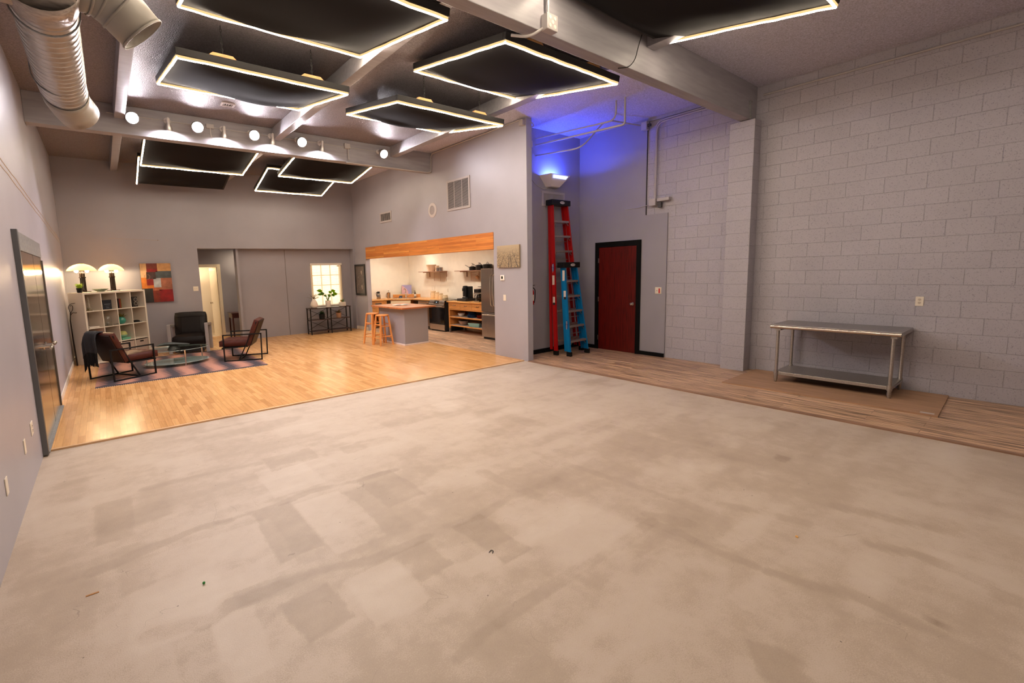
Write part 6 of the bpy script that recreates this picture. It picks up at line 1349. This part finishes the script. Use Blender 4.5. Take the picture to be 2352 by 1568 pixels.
MB().box((-0.186, -0.19, 0.008), (-0.18, 0.19, 0.055)).build('drawer_front', mat('pod_front', (0.05, 0.045, 0.042), rough=0.3, metal=0.6), cs2, bevel=0.002)
cf = thing('drip_coffee_maker', 'black drip coffee maker with glass jug beside the fridge', 'coffee machine', (8.02, 9.55, WT))
MB().box((-0.11, -0.10, 0), (0.13, 0.10, 0.04)).box((0.06, -0.10, 0.04), (0.13, 0.10, 0.34)).box((-0.11, -0.10, 0.25), (0.06, 0.10, 0.34)).build('maker_body', black_pl, cf, bevel=0.008)
MB().box((-0.114, -0.102, 0.004), (-0.108, 0.102, 0.034)).box((-0.113, -0.102, 0.215), (0.06, 0.102, 0.248)).build('steel_band', stainless, cf)
MB().lathe([(0.06, 0), (0.075, 0.02), (0.08, 0.08), (0.055, 0.14), (0.05, 0.16)], 20, c=(-0.02, 0, 0.042)).build('glass_jug', mat('coffee_jug', (0.012, 0.008, 0.006), rough=0.08), cf, smooth=True)
MB().tube(rounded([(-0.09, 0.02, 0.19), (-0.135, 0.03, 0.18), (-0.135, 0.03, 0.09), (-0.09, 0.02, 0.07)], 0.03), 0.010, 8).build('jug_handle', black_pl, cf, smooth=True)
MB().tube(rounded([(0.13, 0.05, 0.05), (0.2, 0.2, 0.02), (0.28, 0.34, 0.15), (0.33, 0.38, 0.3)], 0.1), 0.004, 6).build('cord', black_pl, cf, smooth=True)
for k, y in enumerate((9.86, 9.74)):
    t = MB().lathe([(0.03, 0), (0.034, 0.12), (0.032, 0.12), (0.028, 0.006), (0, 0.006)], 18).build('drinking_glass', clear_glass('tumbler_glass', (0.95, 0.94, 0.92), 0.3), smooth=True, loc=(8.25, y, WT))
    tag(t, ('clear drinking glass against the wall, nearer the pod machine', 'clear drinking glass against the wall, nearer the coffee maker')[k], 'glass', 'drinking glasses by the coffee maker')
for k, (y, z) in enumerate(((12.28, 1.21), (11.46, 1.17))):
    plate('wall_outlet', ('cream outlet plate above the canisters, left one', 'cream outlet plate above the canisters, right one')[k], 'outlet', 'x-', (8.36, y, z), 0.075, 0.12, 'outlet')
rl = tag(MB().tube([(8.33, 9.80, 1.30), (8.33, 9.98, 1.30)], 0.007, 8).build('wall_rail', black_pl, smooth=True), 'short dark rail on the kitchen wall behind the pod machine', 'rail')
# ---- wall shelves
shm = mat('shelf_brown', lin((150, 112, 90)), rough=0.5, metal=0.0)
def wall_shelf(label, y0, y1, z, side):
    t = thing('wall_shelf', label, 'shelf', (8.36, (y0 + y1) / 2, z), group='brown wall shelves in the kitchen')
    h = (y1 - y0) / 2
    MB().box((-0.30, -h, 0), (-0.003, h, 0.02)).build('board', shm, t, bevel=0.003)
    for s in (-1, 1):
        y = s * (h - 0.22 if s == side else h - 0.03)
        MB().box((-0.26, y - 0.012, -0.02), (0, y + 0.012, 0)).box((-0.02, y - 0.012, -0.16), (0, y + 0.012, -0.02)).build('bracket', shm, t)
    return t
wall_shelf('brown wall shelf carrying the cream bucket and steel pots', 11.44, 12.62, 1.735, 1)
wall_shelf('brown wall shelf carrying three black saucepans', 9.2, 10.70, 1.735, 1)
rk = thing('wall_rack', 'pale wire rack on the kitchen wall holding hanging mugs', 'rack', (8.345, 10.0, 1.62))
g = MB()
for k in range(6): g.tube([(0, -0.42, -0.16 + 0.045 * k), (0, 0.30, -0.16 + 0.045 * k)], 0.004, 6)
for y in (-0.42, -0.06, 0.30): g.tube([(0.004, y, -0.17), (0.004, y, 0.085)], 0.004, 6)
g.build('wires', mat('rack_wire', lin((196, 160, 130)), rough=0.4), rk, smooth=True)
rk2 = thing('wall_rack', 'pale wire rack on the kitchen wall under the cream bucket shelf', 'rack', (8.345, 11.85, 1.62))
g = MB()
for k in range(6): g.tube([(0, -0.36, -0.16 + 0.045 * k), (0, 0.30, -0.16 + 0.045 * k)], 0.004, 6)
for y in (-0.36, -0.03, 0.30): g.tube([(0.004, y, -0.17), (0.004, y, 0.085)], 0.004, 6)
g.build('wires', mat('rack_wire', lin((196, 160, 130)), rough=0.4), rk2, smooth=True)
SHZ = 1.7555
t = thing('cream_bucket', 'tapered cream bucket on the kitchen wall shelf', 'bucket', (8.17, 12.03, SHZ))
MB().lathe([(0.11, 0), (0.155, 0.20), (0.16, 0.205), (0.15, 0.20), (0.105, 0.008), (0, 0.008)], 28).build('bucket_body', mat('cream_bucket', lin((222, 190, 158)), rough=0.5), t, smooth=True)
t = MB().lathe([(0.05, 0), (0.06, 0.17), (0.055, 0.17), (0.045, 0.006), (0, 0.006)], 20).build('cream_jug', mat('cream_bucket', lin((222, 190, 158)), rough=0.5), smooth=True, loc=(8.22, 11.79, SHZ)); tag(t, 'narrow cream jug beside the bucket on the wall shelf', 'jug')
for k, (y, r, h) in enumerate(((11.65, 0.07, 0.10), (11.51, 0.06, 0.11))):
    t = thing('steel_pot', ('small steel pot with wire handle beside the cream jug', 'small steel pot at the right end of the wall shelf')[k], 'pot', (8.17, y, SHZ))
    MB().lathe([(r, 0), (r, h), (r - 0.003, h), (r - 0.003, 0.004), (0, 0.004)], 20).build('pot_body', mat('polished_steel', (0.42, 0.36, 0.32), rough=0.18, metal=1.0), t, smooth=True)
    if k == 0: MB().tube([(0, r * math.cos(R_(a)), h * 0.85 + 0.07 * math.sin(R_(a))) for a in range(0, 181, 15)], 0.003, 6).build('handle', nickel, t, smooth=True)
potm = mat('black_enamel', (0.010, 0.009, 0.009), rough=0.3)
for k, (y, r, h) in enumerate(((10.03, 0.10, 0.09), (9.72, 0.11, 0.13), (9.40, 0.13, 0.14))):
    t = thing('saucepan', ('smallest black saucepan, left on the wall shelf', 'middle black saucepan on the wall shelf', 'largest black saucepan, beside the fridge top')[k], 'saucepan', (8.20, y, SHZ), group='black lidded saucepans')
    MB().lathe([(r * 0.96, 0), (r, 0.01), (r, h), (r + 0.005, h + 0.004)], 26).build('pan_body', potm, t, smooth=True)
    MB().lathe([(r + 0.004, h), (r * 0.9, h + 0.012), (r * 0.3, h + 0.024), (0, h + 0.026)], 26).build('lid', potm, t, smooth=True)
    MB().tube([(0, 0.035 * math.cos(R_(a)), h + 0.018 + 0.05 * math.sin(R_(a))) for a in range(0, 181, 20)], 0.006, 8).build('lid_handle', potm, t, smooth=True)
    MB().tube([(-r * 0.5, r * 0.8, h * 0.8), (-r * 0.62, r * 0.8 + 0.09, h + 0.03), (-r * 0.7, r * 0.8 + 0.17, h + 0.06)], [0.009, 0.008, 0.007], 8).build('pan_handle', mat('pan_handle', (0.06, 0.045, 0.035), rough=0.4), t, smooth=True)
t = bowl('dark_tray', 'dark tray edge on top of the fridge', (8.0, 8.55, KZ + 1.79), 0.20, 0.07, dk, 'tray')
for k, y in enumerate((9.95, 9.70)):
    t = thing('hanging_mug', ('tan mug hung on the wire rack, left one', 'tan mug hung on the wire rack, nearer the fridge')[k], 'mug', (8.285, y, 1.57)); t.rotation_euler = (R_(-38), R_(-28), 0)
    MB().lathe([(0.036, -0.06), (0.040, -0.05), (0.042, 0.03), (0.039, 0.03), (0.036, -0.045), (0, -0.05)], 20).build('mug_body', mat('tan_mug', lin((206, 160, 118)), rough=0.35), t, smooth=True)
    MB().tube(rounded([(0, 0.04, -0.03), (0, 0.075, -0.025), (0, 0.075, 0.01), (0, 0.04, 0.012)], 0.015), 0.005, 6).build('handle', mat('tan_mug', lin((206, 160, 118)), rough=0.35), t, smooth=True)
    MB().tube([(0.03, 0.03, 0.01), (0.035, 0.05, 0.06), (0.035, 0.03, 0.10)], 0.003, 5).build('hook', nickel, t, smooth=True)
# ---- fridge
fr_ = thing('fridge', 'stainless french door fridge with bottom freezer drawer beside the partition', 'fridge', (7.575, 8.50, KZ))
MB().box((0.06, -0.455, 0.03), (0.76, 0.455, 1.775)).build('fridge_body', mat('fridge_side', (0.20, 0.19, 0.18), rough=0.45, metal=0.6), fr_, bevel=0.004)
for y0, y1, hy in ((0.004, 0.455, 0.05), (-0.455, -0.004, -0.05)):
    dd = MB().box((0.0, y0, 0.70), (0.058, y1, 1.78)).build('fridge_door', stainless_v, fr_, bevel=0.008)
    MB().tube(rounded([(0.0, hy, 1.63), (-0.035, hy, 1.60), (-0.062, hy, 1.25), (-0.035, hy, 0.88), (0.0, hy, 0.85)], 0.25, 8), 0.013, 10).build('door_handle', nickel, dd, smooth=True)
dd = MB().box((0.0, -0.455, 0.06), (0.058, 0.455, 0.688)).build('freezer_drawer', stainless_v, fr_, bevel=0.008)
MB().tube(rounded([(0.0, -0.40, 0.62), (-0.045, -0.38, 0.625), (-0.05, 0.0, 0.63), (-0.045, 0.38, 0.625), (0.0, 0.40, 0.62)], 0.08), 0.015, 10).build('drawer_handle', nickel, dd, smooth=True)
MB().box((0.05, -0.44, 0), (0.70, 0.44, 0.04)).build('kick_grille', dark_in, fr_)
# ---- island
isl = thing('kitchen_island', 'grey kitchen island with butcher block top', 'island', (5.94, 10.10, FZ))
MB().box((-0.335, -0.63, 0.03), (0.335, 0.64, 0.885)).build('island_body', wall_paint, isl, bevel=0.003)
MB().box((-0.345, -0.64, 0), (0.345, 0.65, 0.035)).build('island_plinth', mat('pale_plinth', lin((226, 214, 212)), rough=0.3), isl, bevel=0.002)
itop = MB().box((-0.48, -0.80, 0.885), (0.47, 0.78, 0.922)).build('island_top', planks('island_block', [lin((186, 112, 66)), lin((204, 132, 80)), lin((176, 102, 58))], 0.7, 0.042, 'XY', rough=0.3, grain=0.12, gap=lin((120, 66, 34)), mortar=0.0006, gscale=12), isl, bevel=0.005)
mg = thing('magazine', 'open white magazine lying on the island', 'magazine', (5.96, 10.22, FZ + 0.9225), R_(-18))
def page(u, v, s): return (s * (0.005 + 0.21 * u), -0.15 + 0.30 * v, 0.004 + 0.016 * math.sin(math.pi * min(1, u * 1.05)) * (1 - 0.4 * u))
pm = mat('magazine_page', lin((232, 214, 200)), rough=0.6, noise=0.12, nscale=14)
for s in (-1, 1): MB().grid(lambda u_, v_: page(u_, v_, s), 8, 2).build('page', pm, mg, smooth=True)
MB().box((-0.215, -0.152, 0), (0.215, 0.152, 0.003)).build('cover', mat('magazine_cover', lin((90, 60, 44)), rough=0.5), mg)
# ---- bar stools
stool_w = mat('honey_stool', lin((212, 142, 78)), rough=0.38, noise=0.15, nscale=6, stretch=(4, 4, 0.8))
def stool(label, loc, rz, h):
    t = thing('bar_stool', label, 'stool', loc, rz, group='round honey wood bar stools at the island')
    MB().lathe([(0.12, h - 0.035), (0.155, h - 0.032), (0.165, h - 0.018), (0.16, h - 0.004), (0.13, h), (0, h - 0.003)], 30).build('seat', stool_w, t, smooth=True)
    a0, a1 = 0.105, 0.175
    cs_ = [(1, 1), (1, -1), (-1, -1), (-1, 1)]
    for x, y in cs_: MB().bar((x * a0, y * a0, h - 0.034), (x * a1, y * a1, 0), 0.036).build('leg', stool_w, t, bevel=0.004)
    for i in range(4):
        (x, y), (x2, y2) = cs_[i], cs_[(i + 1) % 4]
        for f in ((0.62, 0.30) if i % 2 else (0.68, 0.24)):
            z = h * f; k = a1 + (a0 - a1) * f
            MB().tube([(x * k, y * k, z), (x2 * k, y2 * k, z)], 0.011, 8).build('rung', stool_w, t, smooth=True)
    return t
stool('round wooden bar stool at the far corner of the island', (5.27, 10.44, FZ), R_(12), 0.765)
stool('round wooden bar stool nearer the camera at the island', (5.31, 10.02, FZ), R_(2), 0.745)
# ---- kitchen ceiling lights
canm_ = emis('kitchen_lens', CAN_COL, CAN)
for k, (x, y) in enumerate(((6.95, 12.75), (7.55, 12.3), (7.35, 11.0), (7.2, 9.6))):
    can_light('recessed_light', ('recessed kitchen light over the carafe', 'recessed kitchen light over the corner sink', 'recessed kitchen light over the range', 'recessed kitchen light over the drawer unit')[k], (x, y, 2.56), 0.06, canm_, 'recessed kitchen lights')

# ================================================================ RIGHT SIDE
alu = mat('ladder_aluminium', (0.42, 0.37, 0.35), rough=0.4, metal=0.85, noise=0.1, nscale=30)
def chan(mb, p, q, w, d, th=0.005, side=1, out=None):
    """C-channel rail from p to q: web towards `out`, flanges w deep, d wide"""
    p, q = Vector(p), Vector(q); ax = (q - p).normalized(); o = Vector(out); o = (o - ax * o.dot(ax)).normalized(); n = ax.cross(o)
    def s(a, b):
        return [p + o * a[0] + n * a[1], p + o * b[0] + n * a[1], p + o * b[0] + n * b[1], p + o * a[0] + n * b[1]], [q + o * a[0] + n * a[1], q + o * b[0] + n * a[1], q + o * b[0] + n * b[1], q + o * a[0] + n * b[1]]
    for a, b in (((w / 2 - th, -d / 2), (w / 2, d / 2)), ((-w / 2, -d / 2), (w / 2, -d / 2 + th)), ((-w / 2, d / 2 - th), (w / 2, d / 2))):
        x, y = s(a, b); mb.hexa(x, y)
    return mb
def step_ladder(name, label, col, top_c, foot_l, foot_r, top_l, top_r, H, steps, rear_back, rear_lift, grp, sticker_z, cap_w):
    """folded stepladder: front rails with steps, rear rails folded close behind"""
    t = thing(name, label, 'ladder', ((foot_l[0] + foot_r[0]) / 2, foot_l[1], 0.011), group=None)
    O = Vector(t.location)
    fl, fr, tl, tr = [Vector(v) - Vector((O.x, O.y, 0)) for v in (foot_l, foot_r, top_l, top_r)]
    m = mat('fibreglass_%d' % int(col[2] * 1000), col, rough=0.38)
    for a, b, o in ((fl, tl, (-1, 0, 0)), (fr, tr, (1, 0, 0))):
        chan(MB(), a, b, 0.032, 0.088, 0.006, out=o).build('rail', m, t, bevel=0.001)
    bk = Vector((0, rear_back, 0)); lift = Vector((0, 0, rear_lift))
    for a, b, o in ((fl, tl, (-1, 0, 0)), (fr, tr, (1, 0, 0))):
        s = Vector((0.02 if o[0] < 0 else -0.02, 0, 0))
        chan(MB(), a + bk + lift + s, b + Vector((0, rear_back * 0.55, 0)) + s, 0.028, 0.06, 0.005, out=o).build('rear_rail', m, t, bevel=0.001)
    for k in range(1, 8 if H > 2.5 else 5):
        f = k / (8.0 if H > 2.5 else 5.0); a = (fl + bk + lift).lerp(tl + bk * .55, f); b = (fr + bk + lift).lerp(tr + bk * .55, f)
        MB().bar(a + Vector((0.02, 0, 0)), b - Vector((0.02, 0, 0)), 0.025, 0.012).build('rear_brace', alu, t)
    for k in range(1, steps + 1):
        f = (0.30 * k) / H; a = fl.lerp(tl, f); b = fr.lerp(tr, f)
        if f > 0.97: break
        st = MB().box((a.x + 0.016, a.y - 0.045, a.z - 0.030), (b.x - 0.016, a.y + 0.04, a.z + 0.010)).build('step', alu, t, bevel=0.003)
        for p, s in ((a, 1), (b, -1)):
            MB().bar((p.x + s * 0.10, p.y - 0.03, p.z - 0.012), (p.x + s * 0.018, p.y - 0.03, p.z - 0.085), 0.016, 0.004).build('step_brace', alu, st)
    c = (tl + tr) / 2
    cap = MB().box((c.x - cap_w / 2, c.y - 0.075, c.z - 0.02), (c.x + cap_w / 2, c.y + 0.105, c.z + 0.09)).build('top_cap', black_pl, t, bevel=0.012, seg=3)
    ov = MB().lathe([(0.072, 0), (0.068, 0.003), (0, 0.0032)], 24, sx=1, sy=0.36, M=Matrix.Rotation(R_(90), 4, 'X'), c=(c.x + 0.02, c.y - 0.0755, c.z + 0.035)).build('badge', mat('badge_white', lin((214, 206, 204)), rough=0.5), cap)
    text('badge_lettering', 'WERNER', 0.030, black_pl, cap, Matrix.Translation((c.x + 0.02, c.y - 0.0792, c.z + 0.035)) @ Matrix.Rotation(R_(90), 4, 'X'))
    for a in (fl, fr):
        MB().box((a.x - 0.026, a.y - 0.055, 0.0), (a.x + 0.026, a.y + 0.055, 0.09)).build('rubber_foot', black_pl, t, bevel=0.006)
    # stickers down the near rail (its outer web faces -X)
    for z, h, mm in sticker_z:
        f = z / H; p = fl.lerp(tl, f)
        MB().box((p.x - 0.0185, p.y - 0.028, p.z - h / 2), (p.x - 0.0165, p.y + 0.028, p.z + h / 2)).build('sticker', mat('sticker_' + mm, {'w': lin((222, 206, 196)), 'r': lin((150, 40, 30)), 'k': lin((40, 38, 40))}[mm], rough=0.5), t)
    f = (1.75 if H > 2.5 else 0.62) / H; p = fl.lerp(tl, f)
    b = MB().lathe([(0.10, 0), (0.097, 0.002), (0, 0.0022)], 24, sx=1, sy=0.30).move(Matrix.Translation((p.x - 0.0165, p.y, p.z)) @ Matrix.Rotation(R_(-90), 4, 'Y')).build('rail_badge', mat('badge_blue', lin((30, 44, 110)), rough=0.5), t)
    text('rail_lettering', 'WERNER', 0.042, mat('badge_white', lin((214, 206, 204)), rough=0.5), b, Matrix.Translation((p.x - 0.0195, p.y, p.z)) @ Matrix(((0, 0, -1, 0), (0, 1, 0, 0), (1, 0, 0, 0), (0, 0, 0, 1))) )
    return t
step_ladder('step_ladder', 'tall red folded stepladder leaning on the end wall', lin((168, 12, 14)), None, (7.15, 6.14, 0), (7.96, 6.14, 0), (7.28, 6.36, 3.02), (7.72, 6.36, 3.02), 3.03, 9, 0.14, 0.10, None, ((1.48, 0.26, 'w'), (1.20, 0.05, 'r'), (1.10, 0.16, 'w'), (1.04, 0.05, 'k')), 0.56)
step_ladder('step_ladder', 'shorter blue folded stepladder leaning in front of the red one', lin((0, 112, 172)), None, (7.22, 5.86, 0), (7.78, 5.86, 0), (7.28, 6.06, 1.77), (7.64, 6.06, 1.77), 1.78, 5, 0.10, 0.09, None, ((1.58, 0.26, 'w'), (1.22, 0.17, 'w'), (1.16, 0.05, 'k')), 0.50)
# ---- fire extinguisher
fe = thing('fire_extinguisher', 'red fire extinguisher hung on the end wall just behind the partition', 'fire extinguisher', (6.752, YLW - 0.076, 1.05))
redp = mat('extinguisher_red', lin((170, 18, 22)), rough=0.25)
MB().lathe([(0.055, 0), (0.06, 0.015), (0.06, 0.26), (0.045, 0.30), (0.02, 0.315), (0.02, 0.33)], 22).build('cylinder', redp, fe, smooth=True)
MB().box((-0.02, -0.02, 0.33), (0.02, 0.02, 0.36)).bar((-0.02, 0, 0.36), (0.11, 0, 0.385), 0.018, 0.008).bar((-0.02, 0, 0.345), (0.09, 0, 0.325), 0.018, 0.008).build('valve_handle', black_pl, fe)
MB().tube(rounded([(0.02, -0.02, 0.345), (0.09, -0.03, 0.30), (0.085, -0.03, 0.12), (0.07, -0.02, 0.03)], 0.05), [0.009] * 14, 8).build('hose', black_pl, fe, smooth=True)
MB().lathe([(0.0606, 0.08), (0.0606, 0.20)], 22).build('label', mat('label_pale', lin((226, 208, 188)), rough=0.7), fe, smooth=True)
MB().box((-0.03, 0.055, 0.1), (0.03, 0.075, 0.28)).build('wall_bracket', black_pl, fe)
# ---- plywood and steel table
o = MB().extrude([(7.14, 2.96, 0), (7.19, 0.72, 0), (8.375, 0.76, 0), (8.375, 2.96, 0)], (0, 0, 0.016)).build('plywood_sheet', [mat('plywood', lin((164, 128, 100)), rough=0.6, noise=0.16, nscale=4, stretch=(3, 0.6, 1), bump=0.04, bscale=60)], loc=(0, 0, 0.0105))
ps = tag(o, 'brown plywood sheet lying under the steel table', 'board')
MB().box((7.235, 0.755, 0.0163), (7.285, 0.87, 0.0170)).build('tape_patch', mat('grey_tape', lin((190, 180, 176)), rough=0.6), ps)['label'] = 'scrap of pale tape at the near corner'
st = thing('steel_table', 'stainless steel work table with an undershelf against the block wall', 'table', (8.02, 1.84, 0.0268))
stm_ = brushed('table_steel', (0.40, 0.38, 0.37), 0.34, (0.5, 14, 14))
galv2 = mat('table_galvanised', (0.44, 0.41, 0.38), rough=0.4, metal=0.9, noise=0.12, nscale=60)
MB().box((-0.36, -0.70, 0.825), (0.345, 0.70, 0.84)).box((-0.36, -0.70, 0.785), (-0.352, 0.70, 0.825)).box((0.337, -0.70, 0.785), (0.345, 0.70, 0.825)).box((-0.352, -0.70, 0.79), (0.337, -0.692, 0.825)).box((-0.352, 0.692, 0.79), (0.337, 0.70, 0.825)).build('tabletop', stm_, st, bevel=0.003)
MB().tube([(-0.358, -0.70, 0.812), (-0.358, 0.70, 0.812)], 0.026, 14).build('rolled_edge', brushed('edge_steel', (0.60, 0.52, 0.46), 0.2, (0.5, 14, 14)), st, smooth=True)
MB().box((-0.31, -0.645, 0.135), (0.29, 0.645, 0.150)).box((-0.318, -0.645, 0.105), (-0.31, 0.645, 0.150)).box((0.29, -0.645, 0.105), (0.298, 0.645, 0.150)).box((-0.31, -0.648, 0.11), (0.29, -0.64, 0.135)).box((-0.31, 0.64, .11), (.29, .648, .135)).build('undershelf', galv2, st, bevel=0.003)
for x in (-0.315, 0.285):
    for y in (-0.625, 0.615):
        lg = MB().tube([(x, y, 0.03), (x, y, 0.815)], 0.0205, 14).build('leg', galv2, st, smooth=True)
        MB().lathe([(0.013, 0), (0.017, 0.006), (0.017, 0.02), (0.022, 0.035), (0.0225, 0.075)], 14, c=(x, y, 0)).lathe([(0.028, 0.095), (0.028, 0.165)], 14, c=(x, y, 0)).build('foot', galv2, lg, smooth=True)
MB().box((-0.34, -0.66, 0.76), (0.33, -0.60, 0.785)).box((-0.34, 0.58, 0.76), (0.33, 0.65, 0.785)).box((-0.04, -0.6, 0.765), (0.04, 0.58, 0.785)).build('hat_channel', galv2, st)
# ---- small litter on the concrete
t = tag(MB().extrude([(0, 0, 0), (0.02, 0.005, 0), (0.024, 0.018, 0), (0.004, 0.016, 0)], (0, 0, 0.004)).build('paint_chip', mat('tan_chip', lin((214, 160, 90)), rough=0.6), loc=(3.41, 0.91, 0.0005)), 'tiny tan paint chip on the concrete floor', 'chip')
t = tag(MB().sphere((0, 0, 0.008), 0.008, 8, 6).build('green_bead', mat('green_bead', lin((40, 140, 60)), rough=0.4), loc=(0.30, 2.93, 0.0)), 'tiny green bead on the concrete floor', 'bead')
t = tag(MB().tube(rounded([(0, 0, 0.003), (0.02, 0.015, 0.004), (0.012, 0.03, 0.004), (-0.012, 0.02, 0.003)], 0.01), 0.0025, 5).build('wire_scrap', black_pl, loc=(1.79, 2.06, 0.0)), 'small dark curl of wire on the concrete floor', 'wire')
t = tag(MB().box((-0.03, -0.006, 0), (0.03, 0.006, 0.003)).build('wood_splinter', mat('splinter', lin((170, 120, 70)), rough=0.7), loc=(-0.22, 3.25, 0)), 'small wood splinter on the concrete near the left wall', 'splinter')
